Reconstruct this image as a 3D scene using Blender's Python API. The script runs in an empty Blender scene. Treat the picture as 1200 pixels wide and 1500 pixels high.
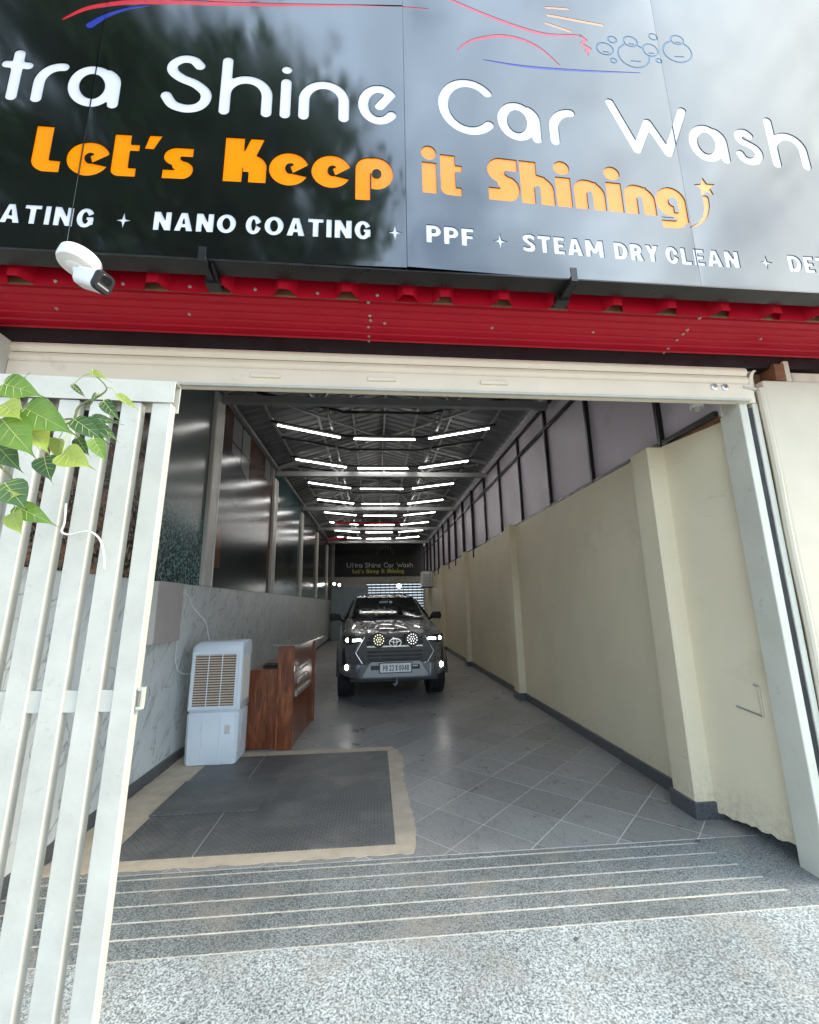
import bpy, bmesh, math, random
import numpy as np
from mathutils import Vector, Matrix
from mathutils.geometry import delaunay_2d_cdt
R = math.radians
random.seed(7)
scene = bpy.context.scene
col = scene.collection

# ---------------------------------------------------------------- camera
CAM_H = 1.58
cd = bpy.data.cameras.new('camera'); cam = bpy.data.objects.new('camera', cd); col.objects.link(cam)
yaw, pitch, roll = 0.0824739, 0.2098975, -0.0174525
fw = Vector((math.sin(yaw)*math.cos(pitch), math.cos(yaw)*math.cos(pitch), math.sin(pitch)))
rt = Vector((math.cos(yaw), -math.sin(yaw), 0)); up = rt.cross(fw)
r2 = rt*math.cos(roll)+up*math.sin(roll); u2 = up*math.cos(roll)-rt*math.sin(roll)
m = Matrix.Identity(4)
for i in range(3):
    m[i][0] = r2[i]; m[i][1] = u2[i]; m[i][2] = -fw[i]
m[2][3] = CAM_H
cam.matrix_world = m
cd.sensor_fit = 'VERTICAL'; cd.sensor_height = 24.0; cd.lens = 24.0*632.97/1500.0
cd.clip_start = 0.05; cd.clip_end = 1000
scene.camera = cam

# ---------------------------------------------------------------- sky and sun (hazy bright sky, sun behind thin cloud)
SUN = Vector((0.86, -0.17, 0.62)).normalized()
w = bpy.data.worlds.new('World'); scene.world = w; w.use_nodes = True
nt = w.node_tree; N = nt.nodes; Lk = nt.links; N.clear()
out = N.new('ShaderNodeOutputWorld'); bg = N.new('ShaderNodeBackground'); Lk.new(bg.outputs[0], out.inputs[0])
bg.inputs[1].default_value = 0.10
sky = N.new('ShaderNodeTexSky'); sky.sky_type = 'NISHITA'; sky.sun_disc = False
sky.sun_elevation = math.asin(SUN.z); sky.sun_rotation = math.atan2(SUN.x, SUN.y)
sky.dust_density = 0.8
tc = N.new('ShaderNodeTexCoord')
def nnode(t, **kw):
    n = N.new(t)
    for k, v in kw.items(): setattr(n, k, v)
    return n
mp = N.new('ShaderNodeMapping'); mp.inputs['Scale'].default_value = (1.0, 1.0, 1.7); Lk.new(tc.outputs['Generated'], mp.inputs['Vector'])
nz = N.new('ShaderNodeTexNoise'); nz.inputs['Scale'].default_value = 2.6; nz.inputs['Detail'].default_value = 7; nz.inputs['Roughness'].default_value = .58
Lk.new(mp.outputs[0], nz.inputs['Vector'])
rmp = N.new('ShaderNodeValToRGB'); rmp.color_ramp.elements[0].position = .26; rmp.color_ramp.elements[1].position = .52
Lk.new(nz.outputs['Fac'], rmp.inputs['Fac'])
# clouds glow towards the veiled sun
dt = nnode('ShaderNodeVectorMath', operation='DOT_PRODUCT'); dt.inputs[1].default_value = SUN; Lk.new(tc.outputs['Generated'], dt.inputs[0])
mx0 = nnode('ShaderNodeMath', operation='MAXIMUM'); mx0.inputs[1].default_value = 0; Lk.new(dt.outputs['Value'], mx0.inputs[0])
pw = nnode('ShaderNodeMath', operation='POWER'); pw.inputs[1].default_value = 9; Lk.new(mx0.outputs[0], pw.inputs[0])
cc = nnode('ShaderNodeVectorMath', operation='MULTIPLY_ADD'); cc.inputs[1].default_value = (10.5, 9.3, 5.6); cc.inputs[2].default_value = (5.7, 7.35, 9.4); Lk.new(pw.outputs[0], cc.inputs[0])
nz2 = N.new('ShaderNodeTexNoise'); nz2.inputs['Scale'].default_value = 4.2; nz2.inputs['Detail'].default_value = 8; nz2.inputs['Roughness'].default_value = .6; nz2.inputs['Distortion'].default_value = .6; Lk.new(mp.outputs[0], nz2.inputs['Vector'])
mr2 = N.new('ShaderNodeMapRange'); mr2.inputs['From Min'].default_value = .30; mr2.inputs['From Max'].default_value = .70; mr2.inputs['To Min'].default_value = .62; mr2.inputs['To Max'].default_value = 1.35; Lk.new(nz2.outputs['Fac'], mr2.inputs['Value'])
cc2 = nnode('ShaderNodeVectorMath', operation='SCALE'); Lk.new(cc.outputs[0], cc2.inputs[0]); Lk.new(mr2.outputs[0], cc2.inputs['Scale']); cc = cc2
mix = nnode('ShaderNodeMix', data_type='RGBA'); Lk.new(rmp.outputs[0], mix.inputs['Factor']); Lk.new(sky.outputs[0], mix.inputs['A']); Lk.new(cc.outputs[0], mix.inputs['B'])
Lk.new(mix.outputs['Result'], bg.inputs[0])
sd = bpy.data.lights.new('sun', 'SUN'); sun = bpy.data.objects.new('sun', sd); col.objects.link(sun)
sd.energy = 1.05; sd.angle = R(18); sd.color = (1, .90, .74)
sun.rotation_euler = (-SUN).to_track_quat('-Z', 'Y').to_euler(); sun.location = (4, -4, 9)
vs = scene.view_settings
vs.view_transform = 'Standard'; vs.look = 'None'; vs.gamma = 1; vs.use_curve_mapping = False
vs.exposure = 1.8

# ---------------------------------------------------------------- helpers
FA = 0.01295                        # the street front stands 0.74 degrees off square to the hall
def F(x, y, z=0.0): return Vector((x*math.cos(FA)-y*math.sin(FA), x*math.sin(FA)+y*math.cos(FA), z))
def tag(o, label=None, cat=None, group=None, kind=None):
    if label: o['label'] = label
    if cat: o['category'] = cat
    if group: o['group'] = group
    if kind: o['kind'] = kind
    return o
BASE = {}
def thing(name, label, cat, base=(0, 0, 0), front=False, group=None, rz=0.0, kind=None):
    o = bpy.data.objects.new(name, None); col.objects.link(o); o.empty_display_size = .1
    o.location = F(*base) if front else Vector(base); o.rotation_euler.z = (FA if front else 0)+rz
    BASE[o.name] = Vector(base)
    return tag(o, label, cat, group, kind)
class MB:
    def __init__(s): s.v = []; s.f = []
    def add(s, vs_, fs_):
        b = len(s.v); s.v += [tuple(p) for p in vs_]; s.f += [tuple(i+b for i in f) for f in fs_]; return s
    def box(s, x0, x1, y0, y1, z0, z1):
        return s.add([(x0,y0,z0),(x1,y0,z0),(x1,y1,z0),(x0,y1,z0),(x0,y0,z1),(x1,y0,z1),(x1,y1,z1),(x0,y1,z1)],
                     [(0,3,2,1),(4,5,6,7),(0,1,5,4),(1,2,6,5),(2,3,7,6),(3,0,4,7)])
    def prism(s, poly, ax, a, b):               # poly in the other two axes, extruded along ax
        n = len(poly)
        def P(p, t): return {'x': (t, p[0], p[1]), 'y': (p[0], t, p[1]), 'z': (p[0], p[1], t)}[ax]
        s.add([P(p, a) for p in poly]+[P(p, b) for p in poly],
              [tuple(range(n-1, -1, -1)), tuple(range(n, 2*n))]+[(i, (i+1) % n, (i+1) % n+n, i+n) for i in range(n)])
        return s
    def loft(s, rings, closed=True, caps=True):
        n = len(rings[0]); b = len(s.v)
        for r in rings: s.v += [tuple(p) for p in r]
        for k in range(len(rings)-1):
            for i in range(n if closed else n-1):
                j = (i+1) % n
                s.f.append((b+k*n+i, b+k*n+j, b+(k+1)*n+j, b+(k+1)*n+i))
        if caps and closed:
            s.f.append(tuple(b+i for i in range(n-1, -1, -1))); s.f.append(tuple(b+(len(rings)-1)*n+i for i in range(n)))
        return s
    def tube(s, pts, r, n=8, sq=False):
        pts = [Vector(p) for p in pts]; rings = []; prev = None
        for i, p in enumerate(pts):
            t = (pts[min(i+1, len(pts)-1)]-pts[max(i-1, 0)]).normalized()
            if prev is None:
                a = Vector((0, 0, 1)) if abs(t.z) < .9 else Vector((1, 0, 0))
                nn = (a-t*a.dot(t)).normalized()
            else: nn = (prev-t*prev.dot(t)).normalized()
            prev = nn; bb = t.cross(nn); rr = r[i] if isinstance(r, (list, tuple)) else r
            off = math.pi/4 if sq else 0; k = 4 if sq else n; q = rr*(1.414 if sq else 1)
            rings.append([p+nn*q*math.cos(off+2*math.pi*j/k)+bb*q*math.sin(off+2*math.pi*j/k) for j in range(k)])
        return s.loft(rings)
    def lathe(s, prof, c, ax='z', n=24):        # prof: (radius, along)
        rings = []
        for r, t in prof:
            ring = []
            for j in range(n):
                A = 2*math.pi*j/n; x, y = r*math.cos(A), r*math.sin(A)
                p = {'z': (x, y, t), 'y': (x, t, -y), 'x': (t, x, y)}[ax]
                ring.append((c[0]+p[0], c[1]+p[1], c[2]+p[2]))
            rings.append(ring)
        return s.loft(rings)
    def xf(s, M): s.v = [tuple(M @ Vector(p)) for p in s.v]; return s
    def build(s, name, mat, parent=None, base=None, front=False, bevel=0, smooth=False, rz=0, seg=1):
        b = Vector((0, 0, 0))
        if parent is not None: b = BASE.get(parent.name, b)
        elif base is not None: b = Vector(base)
        me = bpy.data.meshes.new(name); me.from_pydata([(p[0]-b.x, p[1]-b.y, p[2]-b.z) for p in s.v], [], s.f); me.update()
        bm = bmesh.new(); bm.from_mesh(me)
        bmesh.ops.recalc_face_normals(bm, faces=bm.faces)
        if bevel: bmesh.ops.bevel(bm, geom=[e for e in bm.edges if e.is_manifold and e.calc_face_angle(0) > .5], offset=bevel, segments=seg, profile=.7, affect='EDGES', clamp_overlap=True)
        bm.to_mesh(me); bm.free()
        if smooth:
            for p in me.polygons: p.use_smooth = True
            me.set_sharp_from_angle(angle=R(42))
        me.materials.append(mat)
        o = bpy.data.objects.new(name, me); col.objects.link(o)
        BASE[o.name] = b
        if parent is not None: o.parent = parent
        else:
            o.location = F(*b) if front else b
            o.rotation_euler.z = (FA if front else 0)+rz
        return o
def dup(o, parent, loc=None):
    c = o.copy(); col.objects.link(c); c.parent = parent
    if loc is not None: c.location = loc
    return c
def bx(name, mat, parent, *a, **k): return MB().box(*a).build(name, mat, parent, **k)

def sp3(pts, n=6):
    P_ = [Vector(p) for p in pts]; P_ = [P_[0]]+P_+[P_[-1]]; o = []
    for i in range(1, len(P_)-2):
        a, b, c, d = P_[i-1:i+3]
        for k in range(n):
            t = k/n; o.append(.5*(2*b+(c-a)*t+(2*a-5*b+4*c-d)*t*t+(3*b-a-3*c+d)*t**3))
    return o+[P_[-1]]
# ---------------------------------------------------------------- materials
def nodes(name):
    m_ = bpy.data.materials.new(name); m_.use_nodes = True
    t = m_.node_tree; b = t.nodes['Principled BSDF']
    g = t.nodes.new('ShaderNodeNewGeometry')
    return m_, t, b, g.outputs['Position']
def noise(t, vec, scale, detail=4, rough=.55, dist=0):
    n = t.nodes.new('ShaderNodeTexNoise'); n.inputs['Scale'].default_value = scale; n.inputs['Detail'].default_value = detail
    n.inputs['Roughness'].default_value = rough; n.inputs['Distortion'].default_value = dist
    t.links.new(vec, n.inputs['Vector']); return n.outputs['Fac']
def ramp(t, fac, stops):
    r = t.nodes.new('ShaderNodeValToRGB'); el = r.color_ramp.elements
    while len(el) < len(stops): el.new(.5)
    for e, (p, c) in zip(el, stops):
        e.position = p; e.color = (*c, 1) if len(c) == 3 else c
    t.links.new(fac, r.inputs['Fac']); return r.outputs['Color']
def mixc(t, fac, a, b, mode='MIX'):
    n = t.nodes.new('ShaderNodeMix'); n.data_type = 'RGBA'; n.blend_type = mode
    for v, s in ((fac, 'Factor'), (a, 'A'), (b, 'B')):
        if hasattr(v, 'is_linked') or hasattr(v, 'links'): t.links.new(v, n.inputs[s])
        elif s == 'Factor': n.inputs[s].default_value = v
        else: n.inputs[s].default_value = (*v, 1)
    return n.outputs['Result']
def mth(t, op, a, b=None, c=None, clamp=False):
    n = t.nodes.new('ShaderNodeMath'); n.operation = op; n.use_clamp = clamp
    for i, v in enumerate((a, b, c)):
        if v is None: continue
        if hasattr(v, 'links'): t.links.new(v, n.inputs[i])
        else: n.inputs[i].default_value = v
    return n.outputs[0]
def mapping(t, vec, scale=(1, 1, 1), rot=(0, 0, 0), loc=(0, 0, 0)):
    n = t.nodes.new('ShaderNodeMapping'); n.inputs['Scale'].default_value = scale; n.inputs['Rotation'].default_value = rot; n.inputs['Location'].default_value = loc
    t.links.new(vec, n.inputs['Vector']); return n.outputs[0]
def bump(t, b, h, strength, dist=.01):
    n = t.nodes.new('ShaderNodeBump'); n.inputs['Strength'].default_value = strength; n.inputs['Distance'].default_value = dist
    t.links.new(h, n.inputs['Height']); t.links.new(n.outputs[0], b.inputs['Normal'])
def scl(c, k): return tuple(min(1, x*k) for x in c)
def pm(name, c, rough=.5, metal=0, var=.12, vs_=4, bmp=0, bs=60, spec=.5, dirt=None, dirtlo=.55, ds=3, coat=0, rv=.1):
    m_, t, b, P = nodes(name)
    f = noise(t, P, vs_, 5)
    cc_ = ramp(t, f, [(.3, scl(c, 1-var)), (.7, scl(c, 1+var))])
    if dirt:
        d = ramp(t, noise(t, P, ds, 8, .65), [(dirtlo, (0, 0, 0)), (min(1, dirtlo+.16), (1, 1, 1))])
        cc_ = mixc(t, d, cc_, dirt)
    t.links.new(cc_, b.inputs['Base Color'])
    rr = ramp(t, noise(t, P, vs_*2.3, 4), [(.3, (max(0.02, rough-rv),)*3), (.7, (min(1, rough+rv),)*3)])
    t.links.new(rr, b.inputs['Roughness'])
    b.inputs['Metallic'].default_value = metal; b.inputs['Specular IOR Level'].default_value = spec
    b.inputs['Coat Weight'].default_value = coat; b.inputs['Coat Roughness'].default_value = .03
    if bmp: bump(t, b, noise(t, P, bs, 4), bmp, .004)
    return m_
def emit(name, c, s):
    m_, t, b, P = nodes(name)
    b.inputs['Base Color'].default_value = (*c, 1); b.inputs['Emission Color'].default_value = (*c, 1); b.inputs['Emission Strength'].default_value = s
    return m_
def fn(f):
    return f()
M = {}
def pmz(*a, **k):                                      # painted wall with splash dirt near the floor and faint scuffs
    m_ = pm(*a, **k); t = m_.node_tree; b = t.nodes['Principled BSDF']
    src = b.inputs['Base Color'].links[0].from_socket
    P = [n for n in t.nodes if n.type == 'NEW_GEOMETRY'][0].outputs['Position']
    s_ = t.nodes.new('ShaderNodeSeparateXYZ'); t.links.new(P, s_.inputs[0])
    hgt = ramp(t, mth(t, 'ADD', s_.outputs[2], mth(t, 'MULTIPLY', noise(t, P, 5, 6, .65), .5)), [(.30, (1,)*3), (.62, (0,)*3)])
    spl = ramp(t, noise(t, P, 28, 5, .7), [(.44, (0,)*3), (.64, (.5,)*3)])
    c_ = mixc(t, mth(t, 'MULTIPLY', hgt, spl), src, (.46, .37, .24))
    scf = ramp(t, noise(t, mapping(t, P, (1, .35, 3.5)), 4.5, 7, .7), [(.64, (0,)*3), (.70, (.35,)*3)])
    c_ = mixc(t, scf, c_, (.45, .39, .29))
    t.links.new(c_, b.inputs['Base Color']); return m_
M['white'] = pm('gate_white_paint', (.50, .49, .43), .45, var=.09, vs_=9, bmp=.12, bs=90, dirt=(.40, .34, .26), dirtlo=.615, ds=34)
M['cream'] = pmz('cream_wall_paint', (.75, .655, .465), .55, var=.05, vs_=1.4, bmp=.05, bs=40, dirt=(.67, .58, .40), dirtlo=.60, ds=1.3)
M['cream_out'] = pm('cream_plaster_outside', (.60, .535, .41), .7, var=.06, vs_=2.5, bmp=.1, bs=60, dirt=(.50, .44, .33), dirtlo=.62, ds=2)
M['guide'] = pm('guide_paint', (.62, .60, .50), .5, var=.06, dirt=(.42, .38, .30), dirtlo=.60, ds=14)
M['shutter'] = pm('shutter_beige_paint', (.76, .665, .51), .42, var=.05, vs_=3, dirt=(.60, .51, .38), dirtlo=.62, ds=5)
M['column'] = pm('column_paint', (.50, .47, .42), .4, var=.05)
M['skirt'] = pm('dark_granite_skirting', (.085, .09, .095), .35, var=.35, vs_=60, dirt=(.22, .19, .15), dirtlo=.62, ds=6)
M['lilac'] = pm('lilac_board', (.66, .58, .65), .5, var=.05, vs_=.9, dirt=(.57, .50, .56), dirtlo=.58, ds=1.6)
M['black'] = pm('black_steel_paint', (.012, .012, .013), .35, var=.2, dirt=(.10, .09, .08), dirtlo=.70, ds=22)
M['flat_black'] = pm('matte_black', (.012, .012, .013), .6)
M['red'] = pm('red_sheet_paint', (.44, .004, .020), .45, var=.06, vs_=3, dirt=(.36, .010, .022), dirtlo=.62, ds=3, spec=.3)
M['screw'] = pm('screw_zinc', (.55, .52, .46), .4, metal=.7)
M['timber'] = pm('old_timber', (.17, .09, .045), .8, var=.3, vs_=12)
M['steel'] = pm('galvanised_steel', (.30, .305, .305), .42, metal=.3, var=.12, vs_=3)
M['roof'] = pm('roof_sheet_grey', (.13, .134, .138), .38, metal=.35, var=.12, vs_=1.6)
M['grout'] = pm('grout', (.62, .59, .53), .85, var=.15, vs_=9)
M['cement'] = pm('dusty_cement', (.60, .50, .385), .9, var=.14, vs_=7, bmp=.5, bs=45, dirt=(.34, .29, .235), dirtlo=.63, ds=7)
M['groove'] = pm('groove_cement', (.62, .575, .50), .8, var=.2, vs_=14, dirt=(.40, .34, .28), dirtlo=.6, ds=6)
M['street'] = pm('street_concrete', (.42, .37, .30), .85, var=.2, vs_=3, bmp=.4, bs=80)
M['tube'] = emit('lit_tube', (1, .985, .95), 8)
M['lamp'] = emit('lit_lamp', (1, .98, .93), 10)
M['acwhite'] = pm('white_plastic', (.72, .72, .70), .4, var=.04, dirt=(.5, .46, .38), dirtlo=.68, ds=8)
M['cooler'] = pm('cooler_plastic', (.72, .775, .82), .38, var=.03, vs_=3, dirt=(.40, .41, .41), dirtlo=.66, ds=6)
M['cool_pad'] = pm('cooling_pad', (.16, .075, .04), .9, var=.4, vs_=50)
M['cool_slat'] = pm('cooler_slat', (.60, .52, .43), .45, var=.05)
M['chrome'] = pm('chrome', (.75, .75, .76), .15, metal=1, var=.03)
M['silver'] = pm('brushed_silver', (.58, .56, .52), .3, metal=.7, var=.06)
M['rust'] = pm('rusty_steel', (.17, .07, .03), .85, var=.4, vs_=10)
M['wire'] = pm('white_wire', (.72, .70, .66), .5)
M['paper'] = pm('paper', (.62, .60, .56), .6)
M['teal_board'] = pm('blue_grey_board', (.22, .27, .29), .35, var=.08)

# salt-and-pepper granite for the ramp, plus a finer copy, overhang shade in its colour, for strips and doorway slabs
def granite(key, k, fine):
    m_, t, b, P = nodes('ramp_'+key)
    w_ = mapping(t, P, (1, 1, 0))
    vo_ = t.nodes.new('ShaderNodeTexVoronoi'); vo_.inputs['Scale'].default_value = 150*fine; t.links.new(mixc(t, .012, w_, noise(t, w_, 60, 2), 'ADD') if False else w_, vo_.inputs['Vector'])
    sp_ = t.nodes.new('ShaderNodeSeparateColor'); t.links.new(vo_.outputs['Color'], sp_.inputs[0])
    n1 = noise(t, w_, 85*fine, 4, .72)
    mm = mth(t, 'ADD', mth(t, 'MULTIPLY', n1, .72), mth(t, 'MULTIPLY', sp_.outputs[0], .28))
    c_ = ramp(t, mm, [(.35, scl((.10, .112, .115), k)), (.45, scl((.25, .272, .275), k)), (.53, scl((.43, .465, .46), k)), (.66, scl((.62, .66, .65), k))])
    big = ramp(t, noise(t, w_, 1.6, 6, .6), [(.36, (.70, .70, .70)), (.62, (1, 1, 1))])
    c_ = mixc(t, 1.0, c_, big, 'MULTIPLY')
    st = ramp(t, noise(t, w_, 6.5, 6, .7), [(.62, (0, 0, 0)), (.72, (.5, .5, .5))])
    c_ = mixc(t, st, c_, (.16, .12, .09))
    dt_ = ramp(t, noise(t, mapping(t, P, (1, 1, 0), loc=(7, 3, 0)), 3.0, 7, .6), [(.50, (0, 0, 0)), (.70, (.55, .55, .55))])
    c_ = mixc(t, dt_, c_, (.34, .30, .25))
    blot = ramp(t, noise(t, mapping(t, P, (1, 1, 0), loc=(2, 9, 0)), 11, 3, .5), [(.70, (0,)*3), (.725, (.85,)*3)])
    c_ = mixc(t, blot, c_, (.05, .05, .048))
    t.links.new(c_, b.inputs['Base Color'])
    t.links.new(ramp(t, n1, [(.3, (.30,)*3), (.7, (.52,)*3)]), b.inputs['Roughness'])
    bump(t, b, mm, .12, .003); M[key] = m_
granite('granite', 1.12, 1.05); granite('granite_strip_shaded', .66, 1.15)
@fn
def _():
    # grey stone floor tile, dusty and scuffed
    m_, t, b, P = nodes('floor_tile_stone')
    oi = t.nodes.new('ShaderNodeObjectInfo')
    n1 = noise(t, P, 3.2, 7, .65); n2 = noise(t, mapping(t, P, (1, 1, 1), (0, 0, .8)), 70, 3, .7)
    c_ = ramp(t, n1, [(.3, (.27, .262, .25)), (.7, (.39, .378, .36))])
    c_ = mixc(t, .5, c_, ramp(t, n2, [(.35, (.19, .184, .176)), (.65, (.46, .447, .426))]))
    k = ramp(t, oi.outputs['Random'], [(0, (.84,)*3), (1, (1.1,)*3)])
    c_ = mixc(t, 1.0, c_, k, 'MULTIPLY')
    c_ = mixc(t, ramp(t, noise(t, mapping(t, P, (1, .6, 1)), 2.3, 9, .72), [(.56, (0, 0, 0)), (.78, (.55,)*3)]), c_, (.46, .425, .37))
    c_ = mixc(t, ramp(t, noise(t, mapping(t, P, (1, .5, 1), (0, 0, .5)), 19, 7, .75), [(.52, (0, 0, 0)), (.66, (.55,)*3)]), c_, (.145, .145, .143))
    c_ = mixc(t, ramp(t, noise(t, P, 13, 5, .7), [(.66, (0, 0, 0)), (.73, (.7,)*3)]), c_, (.07, .066, .06))
    t.links.new(c_, b.inputs['Base Color'])
    t.links.new(ramp(t, n1, [(.3, (.24,)*3), (.7, (.46,)*3)]), b.inputs['Roughness'])
    bump(t, b, n2, .10, .002); M['tile'] = m_
@fn
def _():
    # dark chequer plate: short bars in two directions, relief only
    m_, t, b, P = nodes('chequer_plate_steel')
    def bars(rot, loc):
        v = mapping(t, P, (27, 27, 0), (0, 0, rot), loc)
        s = t.nodes.new('ShaderNodeSeparateXYZ'); t.links.new(v, s.inputs[0])
        fx = mth(t, 'ABSOLUTE', mth(t, 'SUBTRACT', mth(t, 'FRACT', s.outputs[0]), .5)); fy = mth(t, 'ABSOLUTE', mth(t, 'SUBTRACT', mth(t, 'FRACT', s.outputs[1]), .5))
        a = mth(t, 'SUBTRACT', 1.0, mth(t, 'ADD', mth(t, 'POWER', mth(t, 'MULTIPLY', fx, 2.3), 2.0), mth(t, 'POWER', mth(t, 'MULTIPLY', fy, 6.5), 2.0)))
        return mth(t, 'MAXIMUM', a, 0.0)
    h = mth(t, 'MAXIMUM', bars(R(45), (0, 0, 0)), bars(R(-45), (.5, .5, 0)))
    n1 = noise(t, P, 2.6, 8, .66)
    c_ = ramp(t, n1, [(.3, (.115, .12, .122)), (.7, (.21, .21, .205))])
    worn = mth(t, 'MULTIPLY', mth(t, 'MINIMUM', mth(t, 'MULTIPLY', h, 2.0), 1.0), ramp(t, noise(t, P, 1.7, 5), [(.4, (0,)*3), (.65, (.75,)*3)]))
    c_ = mixc(t, worn, c_, (.055, .056, .058))
    c_ = mixc(t, ramp(t, noise(t, P, 2.1, 8, .7), [(.48, (0,)*3), (.72, (.85,)*3)]), c_, (.29, .275, .25))
    t.links.new(c_, b.inputs['Base Color']); b.inputs['Metallic'].default_value = .25
    t.links.new(ramp(t, n1, [(.3, (.38,)*3), (.7, (.62,)*3)]), b.inputs['Roughness'])
    bump(t, b, h, .8, .006); M['plate'] = m_
@fn
def _():
    # grey marble-look wall slabs with feathered dark veins
    m_, t, b, P = nodes('grey_marble')
    v = mapping(t, P, (1, 1.0, 1.0), (R(38), 0, 0))
    v = mapping(t, v, (1, 2.1, .8))
    n1 = noise(t, v, 1.3, 3, .45, 2.4); n2 = noise(t, P, 1.6, 6, .6)
    vein = mth(t, 'ABSOLUTE', mth(t, 'SUBTRACT', n1, .5))
    c_ = ramp(t, n2, [(.3, (.56, .585, .57)), (.7, (.68, .70, .685))])
    c_ = mixc(t, ramp(t, vein, [(.0, (.8,)*3), (.008, (.5,)*3), (.022, (.0,)*3)]), c_, (.22, .23, .225))
    v3 = noise(t, mapping(t, v, (1, 1, 1), loc=(3, 5, 9)), 2.2, 4, .5, 1.0)
    c_ = mixc(t, ramp(t, v3, [(.57, (0,)*3), (.68, (.6,)*3)]), c_, (.44, .455, .445))
    t.links.new(c_, b.inputs['Base Color']); b.inputs['Roughness'].default_value = .34
    M['marble'] = m_
@fn
def _():
    m_, t, b, P = nodes('red_brown_veneer')
    v = mapping(t, P, (8, 8, 1.5)); n1 = noise(t, v, 1.3, 7, .62, 1.8); n2 = noise(t, mapping(t, P, (60, 60, 2.5)), 1, 3)
    c_ = ramp(t, n1, [(.3, (.035, .008, .005)), (.48, (.17, .045, .017)), (.70, (.42, .135, .045))])
    c_ = mixc(t, .25, c_, ramp(t, n2, [(.3, (.03, .008, .005)), (.7, (.25, .08, .03))]))
    t.links.new(c_, b.inputs['Base Color']); b.inputs['Roughness'].default_value = .28; M['veneer'] = m_
@fn
def _():
    # high-gloss black cladding of the shop sign, gently oil-canned
    m_, t, b, P = nodes('gloss_black_panel')
    c_ = mixc(t, ramp(t, noise(t, P, 38, 6, .75), [(.70, (0,)*3), (.76, (.5,)*3)]), (.006, .0065, .007), (.05, .05, .05))
    t.links.new(c_, b.inputs['Base Color']); b.inputs['IOR'].default_value = 2.3
    t.links.new(ramp(t, noise(t, P, 2.4, 5), [(.35, (.07,)*3), (.7, (.15,)*3)]), b.inputs['Roughness'])
    bump(t, b, noise(t, mapping(t, P, (1, 1, .6)), 1.5, 2, .4), .5, .02); M['sign'] = m_
def acryl(name, c):
    m_, t, b, P = nodes(name)
    b.inputs['Base Color'].default_value = (*c, 1); b.inputs['Roughness'].default_value = .25
    b.inputs['Coat Weight'].default_value = .15; b.inputs['Coat Roughness'].default_value = .05
    bump(t, b, noise(t, P, 9, 2), .25, .01); return m_
M['ac_white'] = acryl('white_acrylic', (.74, .76, .84)); M['ac_orange'] = acryl('orange_acrylic', (1.0, .27, .0))
M['ac_red'] = acryl('red_acrylic', (.55, .012, .03)); M['ac_pink'] = acryl('rose_acrylic', (.50, .04, .075)); M['ac_blue'] = acryl('blue_acrylic', (.02, .035, .35))
M['ac_sky'] = acryl('pale_blue_acrylic', (.02, .10, .22)); M['ac_tan'] = acryl('tan_acrylic', (.75, .32, .14)); M['ac_star'] = acryl('amber_acrylic', (.90, .36, .06))
# ================================================================ setting: ground, ramp, hall floor
XL, XR, YF, YB = -2.10, 2.50, 3.15, 22.0
g = MB().box(-150, 150, -150, 150, -.6, -.12).build('ground', M['street']); tag(g, 'dusty pale street surface in front of the entrance', None, kind='structure')
def rz_(y): return -(YF-y)*.03 - .002
rampo = bpy.data.objects.new('ramp', None); col.objects.link(rampo); rampo.location = (0, 0, -.12); BASE['ramp'] = Vector((0, 0, -.12))
tag(rampo, 'pale speckled granite entrance ramp with cut grooves', None, kind='structure')
def slab(poly, top=0.0):
    b = MB(); n = len(poly)
    b.v = [(x, y, -.119) for x, y in poly]+[(x, y, rz_(y)+top) for x, y in poly]
    b.f = [tuple(range(n-1, -1, -1)), tuple(range(n, 2*n))]+[(i, (i+1) % n, (i+1) % n+n, i+n) for i in range(n)]
    return b
# bedding that shows in the grooves
slab([(-4, .05), (5, .05), (5, YF), (-4, YF)], -.002).build('groove_bed', M['groove'], rampo)
gy = [YF-.002, 3.105, 2.995, 2.872, 2.748, 2.632, 2.500]
gw = .0062
def xe(y): return 2.13+(3.12-y)*.36
for i in range(6):
    a, b_ = gy[i+1]+gw, gy[i]-(gw if i else 0)
    slab([(-2.6, a), (xe(a), a), (xe(b_), b_), (-2.6, b_)]).build('granite_strip_shaded', M['granite_strip_shaded'], rampo, bevel=.0015)
slab([(xe(2.503)+.003, 2.503), (3.02, 2.503), (3.02, YF-.002), (xe(YF)+.003, YF-.002)]).build('granite_slab', M['granite_strip_shaded'], rampo, bevel=.001)
for (x0, x1, y0, y1) in ((-2.6, .62, 2.035, 2.4965), (.623, 3.02, 2.035, 2.4965), (-2.6, -.70, 1.2, 2.0325), (-.697, 1.05, 1.2, 2.0325), (1.053, 3.02, 1.2, 2.0325),
                         (-2.6, 3.02, .06, 1.1975), (3.023, 5, .06, 2.45), (-4, -2.603, .06, 2.45)):
    slab([(x0, y0), (x1, y0), (x1, y1), (x0, y1)]).build('granite_slab', M['granite'], rampo, bevel=.001)
MB().box(2.40, 2.80, YF+.001, 3.60, -.119, -.0006).build('granite_slab', M['granite_strip_shaded'], rampo)
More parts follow.
